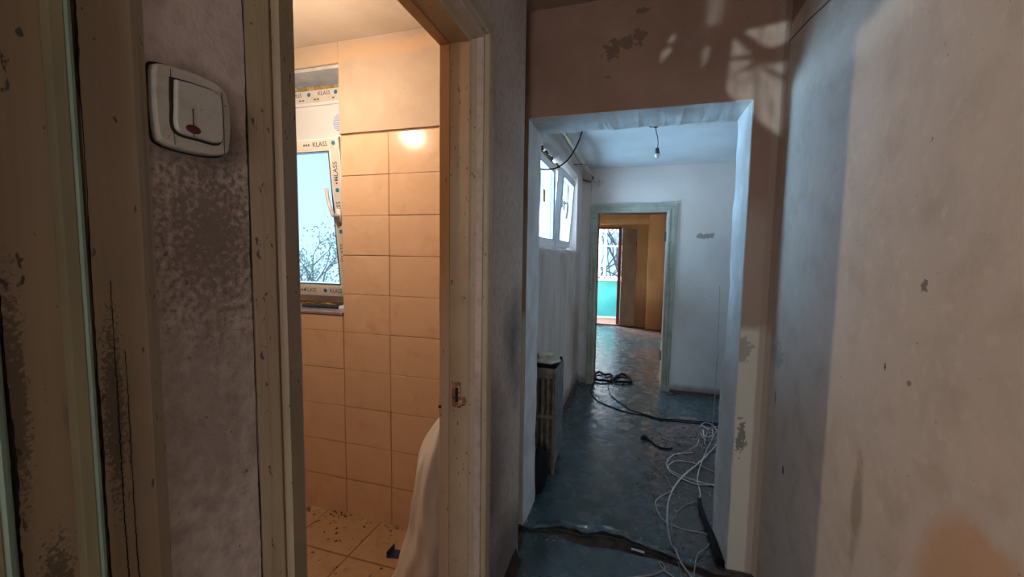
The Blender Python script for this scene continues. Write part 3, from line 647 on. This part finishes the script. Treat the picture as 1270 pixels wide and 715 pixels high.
# ------------------------------------------------------------------ second room
RX = -.61
YW0, YW1 = 2.40, 4.22
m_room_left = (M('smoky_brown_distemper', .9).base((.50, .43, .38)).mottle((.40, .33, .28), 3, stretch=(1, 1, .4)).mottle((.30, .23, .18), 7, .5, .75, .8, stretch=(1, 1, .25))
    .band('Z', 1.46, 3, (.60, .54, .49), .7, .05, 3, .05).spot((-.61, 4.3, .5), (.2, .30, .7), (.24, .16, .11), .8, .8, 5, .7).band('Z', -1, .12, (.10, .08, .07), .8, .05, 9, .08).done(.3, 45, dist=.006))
w2l = structure(obj('wall_room_left', boxes(
    (-.775, RX, 2.229, YW0, 0, CR), (-.775, RX, YW1, 4.57, 0, CR), (-.775, RX, YW0, YW1, 0, 1.435), (-.775, RX, YW0, YW1, 2.185, CR)), m_room_left, bevel=.006),
    'grimy left wall of the blue room with a high window')
structure(obj('wall_room_far', boxes((-.85, -.452, 4.57, 4.77, 0, CR), (.262, 2.4, 4.57, 4.77, 0, CR), (-.452, .262, 4.57, 4.77, 1.868, CR)), m_room_wall),
    'pale far wall of the blue room around the second doorway')
structure(obj('wall_room_right', boxes((2.4, 2.5, 2.2, 2.7, 0, CR), (2.4, 2.5, 4.0, 4.77, 0, CR), (2.4, 2.5, 2.7, 4.0, 0, .9), (2.4, 2.5, 2.7, 4.0, 2.05, CR)), m_room_wall), 'right wall of the blue room, out of view')  # opening added out of view to let the side fill lamp in
structure(obj('wall_room_near', boxes((.75, 2.4, 1.981, 2.229, 0, CR)), m_room_wall), 'near wall of the blue room beside the opening')
structure(obj('ceiling', boxes((-.85, 2.5, 2.23, 4.77, CR, CR+.1)), m_room_ceiling), 'pale bluish ceiling of the second room')
structure(obj('baseboard_room', boxes((.36, 2.4, 4.556, 4.57, 0, .022), (RX, RX+.012, 3.0, 4.57, 0, .03)), m_brownwood), 'thin dark strip at the foot of the room walls')
# pipe under the ceiling
pp = thing('heating_pipe', 'cream painted pipe running under the ceiling above the high window', 'pipe', (-.51, 3.3, 2.24))
m_pipe = M('yellowed_pipe_paint', .4, .5).base((.48, .40, .27)).mottle((.36, .28, .17), 12).done()
bm = bmesh.new(); tube(bm, [(0, -1.07, -.02), (0, 1.23, .012)], .014, 12); obj('pipe', bm, m_pipe, pp, smooth=True)
bm = bmesh.new(); tube(bm, spline([(0, 1.22, .01), (.01, 1.255, -.01), (-.005, 1.25, -.045), (-.04, 1.2, -.05), (-.09, 1.18, -.035)], 6), .009, 8); obj('pipe_bend', bm, m_brownwood, pp, smooth=True)
for yy in (-.5, .6):
    bm = bmesh.new(); tube(bm, [(-.10, yy, 0), (0, yy, 0)], .004, 6); tube(bm, spline([(0.0, yy, .017), (.016, yy, 0), (0, yy, -.017)], 4), .003, 6); obj('pipe_bracket', bm, m_brownwood, pp)
# second window
w2 = sempty('window_2', 'white two-sash window high on the left wall, right sash tilted', (-.70, 3.31, 1.46))
def yring(y0, y1, z0, z1, t, x0, x1):
    bm = bmesh.new(); box(bm, x0, x1, y0, y0+t, z0, z1); box(bm, x0, x1, y1-t, y1, z0, z1); box(bm, x0, x1, y0+t, y1-t, z0, z0+t); box(bm, x0, x1, y0+t, y1-t, z1-t, z1); return bm
fb = yring(2.43, 4.19, 1.455, 2.135, .045, -.76, -.70); box(fb, -.76, -.70, 3.36, 3.44, 1.5, 2.09)
rel(obj('window_frame', fb, m_upvc, bevel=.003), w2)
s1 = rel(obj('sash', yring(2.46, 3.385, 1.475, 2.115, .055, -.715, -.670), m_upvc, bevel=.003), w2)
obj('pane', boxes((-.70, -.692, 2.515, 3.33, 1.53, 2.06)), m_glass, s1)
obj('glazing_gasket', yring(2.513, 3.332, 1.528, 2.062, .004, -.674, -.668), m_dgrey, s1)
m_stick = flat('yellow_sticker', (.75, .45, .10))
obj('sticker', boxes((-.692, -.690, 3.03, 3.10, 1.80, 1.89)), m_stick, s1)
s2 = obj('sash', yring(-.335, .335, 0, .640, .055, -.022, .022), m_upvc, w2, bevel=.003)
s2.location = (.015, .465, .02); s2.rotation_euler = (0, .07, 0)
obj('pane', boxes((-.006, .002, -.28, .28, .055, .585)), m_glass, s2)
obj('glazing_gasket', yring(-.282, .282, .053, .587, .004, .018, .0245), m_dgrey, s2)
obj('sticker', boxes((.003, .005, -.10, -.03, .33, .41)), m_stick, s2)
def crank(bm, x, y, z):
    box(bm, x-.004, x+.012, y-.014, y+.014, z-.035, z+.035)
    tube(bm, spline([(x+.01, y, z), (x+.045, y, z), (x+.055, y+.004, z-.01), (x+.055, y+.012, z-.07), (x+.05, y+.010, z-.125)], 5), .009, 8)
bm = bmesh.new(); crank(bm, -.668, 2.487, 1.80); obj('handle', bm, m_upvc, s1, smooth=True)
bm = bmesh.new(); crank(bm, -.668, 3.045, 1.80)
bm.free()
bm = bmesh.new(); crank(bm, .024, -.305, .36); obj('handle', bm, m_upvc, s2, smooth=True)
bm = bmesh.new()
for i in range(90):
    y = 2.43+1.76*i/89; sphere(bm, (-.715+rnd.uniform(-.008, .008), y, 2.152+rnd.uniform(-.008, .008)), rnd.uniform(.014, .024), 7)
rel(obj('foam_seal', bm, m_foam, smooth=True), w2)
bm = bmesh.new()
for i in range(26):
    y = 2.6+1.5*i/25+rnd.uniform(-.02, .02)
    if rnd.random() < .65: sphere(bm, (-.70+rnd.uniform(-.006, .006), y, 2.174), rnd.uniform(.008, .020), 7)
rel(obj('dark_foam_lumps', bm, m_foam_dark, smooth=True), w2)
bm = bmesh.new()
for i in range(70):
    y = 2.41+1.80*i/69; sphere(bm, (-.625+rnd.uniform(-.02, .01), y, 1.437+rnd.uniform(-.012, .004)), rnd.uniform(.012, .022), 7)
rel(obj('rough_sill_plaster', bm, m_room_wall, smooth=True), w2)
structure(obj('trim_2', boxes((-.70, RX, YW0, YW1, 1.436, 1.45)), m_room_wall), 'rough plaster sill under the high room window')

# radiator
rad = thing('cast_iron_radiator', 'old rusty cast iron radiator on the floor under the high window', 'radiator', (-.535, 2.67, 0))
def section(y, first):
    bm = bmesh.new()
    xs = [-.060, -.024, .012, .048]
    for x in xs:
        tube(bm, [(x, y, .10), (x, y, .66)], .0125, 10)
    box(bm, -.072, .060, y-.018, y+.018, .625, .690); box(bm, -.072, .060, y-.018, y+.018, .065, .125); box(bm, -.066, .055, y-.012, y+.012, .36, .385)
    o = obj('radiator_section', bm, m_iron, rad, bevel=.006, smooth=False)
    bm = bmesh.new()
    for r in (.032, .020, .009):
        tube(bm, [(-.035+r*math.cos(a), y-.019, .655+r*math.sin(a)) for a in [2*math.pi*k/20 for k in range(21)]], .0045, 6, caps=False)
    if first: obj('scroll_boss', bm, m_iron, o, smooth=True)
    else: bm.free()
    return o
for k in range(5): section(-.115+.0575*k, k == 0)
for sx in (-.05, .045):
    for sy in (-.115, .115):
        bm = bmesh.new(); tube(bm, [(sx, sy, .075), (sx+.004, sy, .0)], .014, 8, rfun=lambda t: .018-.006*t); obj('foot', bm, m_iron, rad)
bm = bmesh.new()
for k in range(5): box(bm, .0555, .066, -.115+.0575*k-.021, -.115+.0575*k+.021, .07, .69)
obj('front_rib', bm, M('greyed_iron_front', .45, .5).base((.17, .18, .18)).mottle((.08, .08, .08), 15).done(.3, 40), rad, bevel=.008)
# things on the radiator
tr = thing('desk_telephone', 'dusty cream telephone lying on top of the radiator', 'telephone', (-.555, 2.66, .715))
m_phone = M('dusty_cream_plastic', .5).base((.55, .52, .40)).mottle((.40, .37, .27), 20).done()
bm = bmesh.new(); prism(bm, [(-.07, -.10), (.05, -.115), (.095, -.03), (.06, .09), (-.07, .10)], 0, .016); pb = obj('telephone_base', bm, m_phone, tr, bevel=.006)
bm = bmesh.new(); tube(bm, spline([(-.05, -.06, .035), (-.01, -.04, .045), (.035, 0, .040)], 6), .016, 10, rfun=lambda t: .012+.007*abs(2*t-1)**2); obj('handset', bm, m_phone, tr, smooth=True)
bm = boxes((-.03, .02, .03, .07, .016, .020)); obj('keypad', bm, m_dgrey, tr)
tc2 = obj('folded_black_cloth', boxes((-.607, -.475, 2.54, 2.79, .6905, .7145)), m_rubber, bevel=.008); tag(tc2, 'black folded cloth between telephone and radiator top', 'cloth')
# black bag beside the radiator
bm = bmesh.new(); sphere(bm, (0, 0, .10), .125, 24, (.42, 1.0, 1.15))
for v in bm.verts:
    v.co.z = max(0.001, v.co.z); a = math.atan2(v.co.y, v.co.x); f = 1+.10*math.sin(5*a+20*v.co.z)+.07*math.sin(9*a-31*v.co.z)
    if v.co.z > .002: v.co.x *= f; v.co.y *= f
bg_ = obj('black_bag', bm, m_rubber, smooth=True); bg_.location = (-.535, 2.37, 0); tag(bg_, 'crumpled black bag on the floor at the end of the radiator', 'bag')

# hanging bulb holder
hl = thing('ceiling_bulb', 'small unlit bulb in a dark holder hanging from the room ceiling', 'lamp', (.076, 3.18, 2.33))
bm = bmesh.new()
for k in range(7): tube(bm, spline([(0, 0, -.002), (rnd.uniform(-.03, .03), rnd.uniform(-.02, .02), -.012), (rnd.uniform(-.045, .045), rnd.uniform(-.03, .03), -.006)], 4), .003, 6)
bmesh.ops.create_cone(bm, cap_ends=True, segments=16, radius1=.016, radius2=.03, depth=.008, matrix=Matrix.Translation((0, 0, -.004)))
obj('wire_ends', bm, m_rubber, hl)
bm = bmesh.new(); tube(bm, spline([(.0, 0, -.004), (.008, 0, -.05), (.018, 0, -.09), (.022, 0, -.13), (.018, 0, -.165)], 6), .003, 6); obj('flex', bm, m_rubber, hl)
bm = bmesh.new(); tube(bm, [(.018, 0, -.16), (.018, 0, -.20)], .017, 14, rfun=lambda t: .012+.007*t); obj('bulb_holder', bm, m_dgrey, hl, smooth=True)
bm = bmesh.new(); sphere(bm, (.018, 0, -.210), .017, 16, (1, 1, 1.1)); obj('bulb', bm, flat('milky_bulb', (.50, .52, .52), .2), hl, smooth=True)
# drooping black cable near the opening
bm = bmesh.new(); tube(bm, spline([(-.62, 2.52, 1.926), (-.607, 2.5, 1.924), (-.55, 2.5, 1.917), (-.493, 2.5, 1.924), (-.44, 2.5, 1.955), (-.399, 2.5, 2.003), (-.362, 2.5, 2.075), (-.341, 2.5, 2.147), (-.325, 2.5, 2.25), (-.32, 2.5, 2.33)], 6), .0045, 8)
tag(obj('drooping_cable', bm, m_rubber, smooth=True), 'black cable drooping in an arc at the top left of the opening', 'cable')
# white plastic bracket on the far wall
br = thing('pipe_clip_bracket', 'white plastic bracket on the far wall above the door corner', 'bracket', (-.51, 4.55, 2.19))
bm = bmesh.new(); box(bm, -.125, .12, -.01, .02, -.008, .004); box(bm, -.035, .035, -.014, .02, .002, .014); box(bm, -.012, .012, -.014, .02, .012, .024); obj('bar', bm, m_phone, br, bevel=.002)
bm = bmesh.new(); tube(bm, [(.075, -.005, .02), (.075, -.005, -.055)], .008, 8); sphere(bm, (.075, -.005, -.035), .016, 10); obj('pendant', bm, m_phone, br, smooth=True)
bm = bmesh.new(); tube(bm, [(-.005, .014, -.008), (-.008, .014, -.25)], .0025, 6); obj('cord', bm, m_wire_white, br)

# second doorway
d2 = sempty('door_3', 'grey green painted door frame between the two far rooms', (-.095, 4.57, 0))
bm = bmesh.new(); frame_sweep(bm, [(.075, 4.5705), (.074, 4.552), (.050, 4.548), (.046, 4.556), (.020, 4.556), (.016, 4.549), (.0, 4.551), (0, 4.60), (-.008, 4.602), (-.008, 4.63)], -.445, .272, 1.872, 'y')
rel(obj('architrave', bm, m_frame2), d2)
bm = bmesh.new(); frame_sweep(bm, [(-.008, 4.63), (-.008, 4.79), (.05, 4.79), (.052, 4.765)], -.445, .272, 1.872, 'y'); rel(obj('door_lining', bm, m_brownwood), d2)
for zz in (.35, 1.62):
    bm = boxes((.256, .2635, 4.66, 4.70, zz-.05, zz+.05)); tube(bm, [(.254, 4.70, zz-.05), (.254, 4.70, zz+.05)], .006, 8); rel(obj('hinge', bm, m_dgrey), d2)
bm = bmesh.new(); tube(bm, spline([(-.50, 4.548, 1.952), (-.2, 4.547, 1.957), (.1, 4.547, 1.952), (.335, 4.547, 1.962), (.352, 4.549, 1.93), (.356, 4.549, 1.5), (.352, 4.549, .9), (.345, 4.549, .1)], 6), .0035, 6)
tag(obj('frame_wire', bm, m_frame2), 'thin painted wire clipped round the top and right of the second door frame', 'wire')
# dark strip loops on the threshold
for nm, pts, lb in (('left', [(-.47, 4.80), (-.413, 4.99), (-.34, 4.90), (-.276, 4.95), (-.245, 4.80), (-.27, 4.68), (-.386, 4.66), (-.46, 4.72), (-.47, 4.80)], 'left one of two tangled black rubber strips in the second doorway'),
                    ('right', [(-.245, 4.70), (-.175, 4.97), (-.12, 4.98), (-.081, 4.92), (-.04, 4.74), (-.127, 4.69), (-.22, 4.67)], 'right one of two tangled black rubber strips in the second doorway')):
    bm = bmesh.new(); P = spline([(a, b, .012) for a, b in pts], 6); P = [Vector((p.x+rnd.uniform(-.006, .006), p.y+rnd.uniform(-.01, .01), .012+rnd.uniform(0, .012))) for p in P]; tube(bm, P, .015, 6)
    tag(obj('rubber_strip', bm, m_rubber), lb, 'strip', 'black strips in the doorway')

# ------------------------------------------------------------------ third room
structure(obj('wall_third_far', boxes((-2.6, -2.3, 8.7, 8.9, 0, 2.28), (-1.2, -.90, 8.7, 8.9, 0, 2.28), (-2.3, -1.2, 8.7, 8.9, 0, .9), (-2.3, -1.2, 8.7, 8.9, 1.99, 2.28), (-.34, .7, 8.7, 8.9, 0, 2.28), (-.90, -.34, 8.7, 8.9, 1.99, 2.28)), m_ochre), 'ochre far wall of the third room around the balcony door')  # hidden left opening added so the fill lamp outside reaches the room
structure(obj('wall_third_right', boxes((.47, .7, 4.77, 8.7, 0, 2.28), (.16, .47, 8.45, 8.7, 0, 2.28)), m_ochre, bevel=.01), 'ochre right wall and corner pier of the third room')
structure(obj('wall_third_left', boxes((-2.7, -2.6, 4.77, 8.9, 0, 2.28), (-2.6, -.85, 4.57, 4.77, 0, 2.28)), m_ochre), 'left and near walls of the third room, out of view')
structure(obj('ceiling', boxes((-2.7, .7, 4.77, 8.9, 2.28, 2.38)), m_room_ceiling), 'pale ceiling of the third room')
structure(obj('trim_3', boxes((-2.6, .47, 8.55, 8.70, 2.04, 2.28)), m_ochre, bevel=.01), 'ochre beam above the balcony door')
d4 = sempty('door_4', 'balcony door with red brown frame and one leaf open against the wall', (-.62, 8.7, 0))
bm = boxes((-.41, -.345, 8.66, 8.74, 0, 1.985), (-.90, -.86, 8.66, 8.74, 0, 1.985), (-.90, -.345, 8.66, 8.74, 1.955, 1.99), (-.90, -.345, 8.62, 8.76, 0, .03)); rel(obj('door_frame', bm, m_redwood, bevel=.004), d4)
bm = boxes((-.335, -.05, 8.60, 8.64, .03, 1.95)); lf = rel(obj('door_leaf', bm, m_leaf, bevel=.004), d4)
obj('leaf_panel', boxes((-.30, -.09, 8.592, 8.602, .12, .80), (-.30, -.09, 8.592, 8.602, .92, 1.86)), m_leaf, lf, bevel=.006)
bm = boxes((-.07, -.055, 8.585, 8.60, 1.6, 1.70)); obj('bolt', bm, m_dgrey, lf)
# pale rendered outside of the third room, seen through the high window
m_render = M('outside_render', .9).base((.78, .80, .80)).mottle((.70, .72, .72), 2).done()
structure(obj('wall_outside', boxes((-2.72, -.855, 4.53, 4.568, -6, 2.6), (-2.74, -2.701, 4.53, 8.9, -6, 2.6)), m_render), 'pale rendered outside wall seen through the high window')
# balcony
structure(obj('floor', boxes((-2.6, 1.2, 8.9, 9.9, -.15, 0)), m_screed), 'balcony slab outside the balcony door')
m_teal = M('teal_panel', .4, .4).base((.05, .42, .52)).mottle((.04, .34, .44), 3).done()
bp = sempty('wall_balcony', 'bright teal balcony parapet panel', (-.6, 9.7, 0))
for k in range(6):
    rel(obj('teal_panel', boxes((-2.2+.6*k+.003, -1.6+.6*k-.003, 9.68, 9.705, .03, .855)), m_teal, bevel=.003), bp)
rel(obj('rail', boxes((-2.3, 1.2, 9.66, 9.74, .855, .90), (-2.3, 1.2, 9.67, 9.72, 0, .03)), m_upvc, bevel=.003), bp)
w3 = sempty('window_3', 'white framed balcony glazing above the teal panels', (-.6, 9.7, .9))
bm = bmesh.new()
for x in (-2.0, -1.5, -1.2, -.86, -.74, -.28, .2): box(bm, x-.022, x+.022, 9.67, 9.72, .90, 2.35)
box(bm, -2.3, 1.2, 9.67, 9.72, .90, .95); box(bm, -2.3, 1.2, 9.67, 9.72, 2.31, 2.36); box(bm, -2.3, 1.2, 9.675, 9.715, 1.62, 1.645)
rel(obj('window_frame', bm, m_upvc, bevel=.003), w3)
for i in range(6):
    x0 = (-2.0, -1.5, -1.2, -.86, -.74, -.28, .2)
    rel(obj('pane', boxes((x0[i]+.022, x0[i+1]-.022, 9.69, 9.698, .95, 2.31)), m_glass), w3)

# ------------------------------------------------------------------ cables on the floor
def cable(name, pts, r, mat, label, z=None, ends=None, group=None):
    z = r if z is None else z
    P = spline([(p[0], p[1], p[2] if len(p) > 2 else z) for p in pts], 7)
    bm = bmesh.new(); tube(bm, P, r, 7); o = obj(name, bm, mat, smooth=True); tag(o, label, 'cable', group); return o
WG = 'white cables tangled on the room floor'
cable('cable', [(.69, 3.60), (.633, 3.414), (.53, 3.168, .012), (.432, 2.969, .014), (.307, 2.743, .010), (.227, 2.524), (.195, 2.295), (.198, 2.091), (.215, 2.03, .018), (.232, 1.966, .008), (.269, 1.882), (.33, 1.75)], .0048, m_wire_white, 'thickest white cable sweeping in an S down to the torn threshold', group=WG)
cable('cable', [(.418, 2.45, 1.25), (.417, 2.40, .95), (.43, 2.5, .55), (.50, 3.0, .25), (.546, 3.684, .004), (.478, 3.336), (.439, 3.251), (.40, 3.20)], .0028, m_wire_white, 'thin white cable coming down the right reveal to the cable pile', group=WG)
cable('cable', [(.665, 3.666), (.551, 3.312, .010), (.465, 3.02, .016), (.405, 2.776, .010), (.4, 2.612), (.383, 2.518, .012)], .003, m_wire_white, 'straight thin white cable crossing over the loops', group=WG)
cable('cable', [(.383, 2.518, .012), (.278, 2.413), (.216, 2.253), (.216, 2.076), (.222, 2.03, .017), (.225, 1.95), (.235, 1.80)], .0032, m_wire_grey, 'grey white cable running from the black joint over the threshold', group=WG)
cable('cable', [(.418, 3.152), (.341, 3.113), (.281, 3.063), (.234, 2.942), (.246, 2.812), (.346, 2.722), (.432, 2.711), (.60, 2.78)], .0042, m_wire_white, 'white cable making the wide outer loop on the worn floor', group=WG)
cable('cable', [(.60, 2.85), (.526, 2.894), (.417, 2.984), (.303, 2.986), (.24, 2.897), (.247, 2.823, .010), (.302, 2.777, .010), (.403, 2.734, .010), (.60, 2.70)], .0036, m_wire_white, 'white cable making the narrower inner loop on the worn floor', group=WG)
cable('cable', [(.247, 2.60), (.209, 2.745), (.178, 2.808), (.147, 2.913), (.185, 2.975), (.258, 2.983)], .003, m_wire_grey, 'thin grey cable hooked to the left of the loops', group=WG)
cable('cable', [(.247, 2.592), (.156, 2.471), (.142, 2.382), (.175, 2.264), (.26, 2.221), (.365, 2.219), (.397, 2.199), (.37, 2.116), (.33, 2.05, .016), (.307, 2.009, .014), (.281, 1.886), (.27, 1.8)], .003, m_wire_white, 'thin white cable bulging left then right before the threshold', group=WG)
cable('cable', [(.45, 3.304), (.353, 3.255), (.304, 3.317), (.314, 3.372), (.357, 3.413), (.47, 3.45)], .003, m_wire_grey, 'small ring of thin grey cable left of the cable pile', group=WG)
cable('cable', [(.0, 1.79), (.043, 1.809), (.113, 1.848), (.16, 1.898), (.15, 1.935), (.137, 1.931), (.161, 1.886), (.194, 1.858), (.22, 1.80)], .0034, m_wire_white, 'white cable end curled on the hall floor before the threshold', group=WG)
for k, (pts, lb) in enumerate([([(.529, 3.666), (.584, 3.757, .012), (.637, 3.685, .02), (.656, 3.552)], 'back coil of the cable pile beside the right reveal'),
        ([(.522, 3.533), (.542, 3.383, .01), (.603, 3.403, .022), (.661, 3.58)], 'front coil of the cable pile beside the right reveal'),
        ([(.556, 3.629, .02), (.612, 3.591, .03), (.59, 3.45, .03), (.539, 3.433, .02), (.543, 3.568, .02)], 'small topmost coil of the cable pile'),
        ([(.688, 3.744), (.59, 3.584, .02), (.528, 3.353), (.571, 3.319), (.636, 3.43, .02)], 'long loose coil crossing the cable pile')]):
    cable('cable', pts, .004, m_wire_grey if k % 2 else m_wire_white, lb, group=WG)
DG = 'dark flexes across the room floor'
cable('flex', [(-.43, 4.66), (-.432, 4.482), (-.425, 4.259), (-.329, 4.014), (-.184, 3.883), (-.037, 3.800), (.104, 3.772), (.217, 3.712), (.418, 3.73), (.70, 3.75)], .0045, m_rubber, 'dark flex starting at the left strip, curving near the wall', group=DG)
cable('flex', [(-.29, 4.66), (-.22, 4.225), (-.078, 3.964), (-.03, 3.88), (.105, 3.80), (.218, 3.745), (.376, 3.77), (.70, 3.80)], .0045, m_rubber, 'dark flex starting between the strips, straighter of the pair', group=DG)
bk = thing('connector_lead', 'black plug on a short lead on the edge of worn floor', 'plug', (.09, 3.28, 0))
bm = bmesh.new(); sphere(bm, (0, 0, .016), .022, 10, (1.1, 1.6, .7)); box(bm, -.03, -.01, -.03, -.022, .008, .02); obj('plug_body', bm, m_rubber, bk, smooth=True)
bm = bmesh.new(); tube(bm, spline([(.01, -.01, .012), (.04, -.025, .006), (.095, -.115, .006), (.16, -.125, .006), (.19, -.10, .006)], 5), .006, 7); obj('lead', bm, m_rubber, bk, smooth=True)
bm = bmesh.new(); tube(bm, spline([(.383, 2.518, .014), (.379, 2.407, .014), (.387, 2.286, .016), (.397, 2.177, .018), (.40, 2.06, .02), (.405, 2.0, .014)], 5), .013, 8, rfun=lambda t: .010+.012*t)
tag(obj('black_sleeve', bm, m_rubber, smooth=True), 'black cable sleeve lying along the foot of the right reveal', 'sleeve')
bm = boxes((-.03, .03, -.006, .006, 0, .003)); pc = obj('paint_chip', bm, flat('chip', (.6, .58, .55)), bevel=0); pc.location = (.045, 1.985, .0); pc.rotation_euler = (0, 0, -.1)
tag(pc, 'long pale chip of paint lying in the torn threshold gap', 'chip')
bm = bmesh.new()
for i in range(420):
    z = rnd.random()
    if z < .5: x, y = rnd.gauss(.35, .12), rnd.uniform(2.0, 3.7)
    elif z < .75: x, y = rnd.uniform(-.45, .4), rnd.uniform(1.5, 4.3)
    elif z < .9: x, y = rnd.gauss(-.40, .05), rnd.gauss(1.93, .03)
    else: x, y = rnd.gauss(-.55, .03), rnd.uniform(3.2, 4.5)
    if x < -.585 or (y < 2.3 and x < -.47) or (y < 2.25 and x > .40) : continue
    s = rnd.uniform(.001, .0045)
    mt = Matrix.Translation((x, y, s*.5)) @ Matrix.Rotation(rnd.uniform(0, 6), 4, 'Z') @ Matrix.Diagonal((s*1.6, s, s*.5, 1))
    bmesh.ops.create_icosphere(bm, subdivisions=1, radius=1, matrix=mt)
cr_ = obj('floor_crumbs', bm, M('crumbs', .9).base((.42, .38, .33)).mottle((.05, .04, .035), 9, .45, .5).done()); tag(cr_, 'crumbs and flakes of plaster scattered over the teal floor', 'rubble'); cr_['kind'] = 'stuff'

# ------------------------------------------------------------------ outside
structure(obj('ground', boxes((-40, 40, 2.3, 80, -6.2, -6.0)), M('ground_outside', .95).base((.25, .27, .2)).mottle((.18, .22, .12), 1).done()), 'ground outside the building far below')
m_bark = flat('grey_bark', (.26, .24, .22), .9); m_leafg = flat('pale_leaves', (.42, .50, .36), .8)
def tree(loc, H, seed, label, leafy=True, spread=.55):
    rr = random.Random(seed); t = thing('tree', label, 'tree', loc, 'trees outside the windows')
    wood = bmesh.new(); tips = []
    def grow(p, d, ln, r, lev):
        q = p+d*ln*.5+Vector((rr.uniform(-.08, .08), rr.uniform(-.08, .08), 0))*ln; e = p+d*ln
        tube(wood, spline([p, q, e], 3), r, 6 if lev < 3 else 4, rfun=lambda t_: r*(1-.38*t_), caps=False)
        if lev >= 5: tips.append(e); return
        for k in range(3 if lev < 4 else 2):
            nd = (d+Vector((rr.gauss(0, spread), rr.gauss(0, spread), rr.uniform(-.1, .35)))).normalized()
            grow(e if k < 2 else q, nd, ln*rr.uniform(.62, .82), r*.6, lev+1)
    grow(Vector((0, 0, 0)), Vector((0, 0, 1)), H*.30, H*.018, 0)
    obj('trunk_and_branches', wood, m_bark, t)
    if leafy:
        lv = bmesh.new()
        for e in tips:
            for k in range(22):
                c = e+Vector((rr.gauss(0, .22), rr.gauss(0, .22), rr.gauss(0, .18))); u = Vector((rr.gauss(0, 1), rr.gauss(0, 1), rr.gauss(0, 1))).normalized()*.045
                v = u.orthogonal().normalized()*.03
                lv.faces.new([lv.verts.new(c+u), lv.verts.new(c+v), lv.verts.new(c-u), lv.verts.new(c-v)])
        lo = obj('foliage', lv, m_leafg, t); lo['kind'] = 'stuff'
tree((-11.2, 11.5, -6), 9.6, 3, 'thin leafy tree seen through the bathroom window')
tree((-1.35, 15.5, -6), 11, 5, 'bare branched tree left behind the balcony glazing', False)
tree((-2.6, 27, -6), 14, 9, 'bare branched tree right behind the balcony glazing', False, .6)
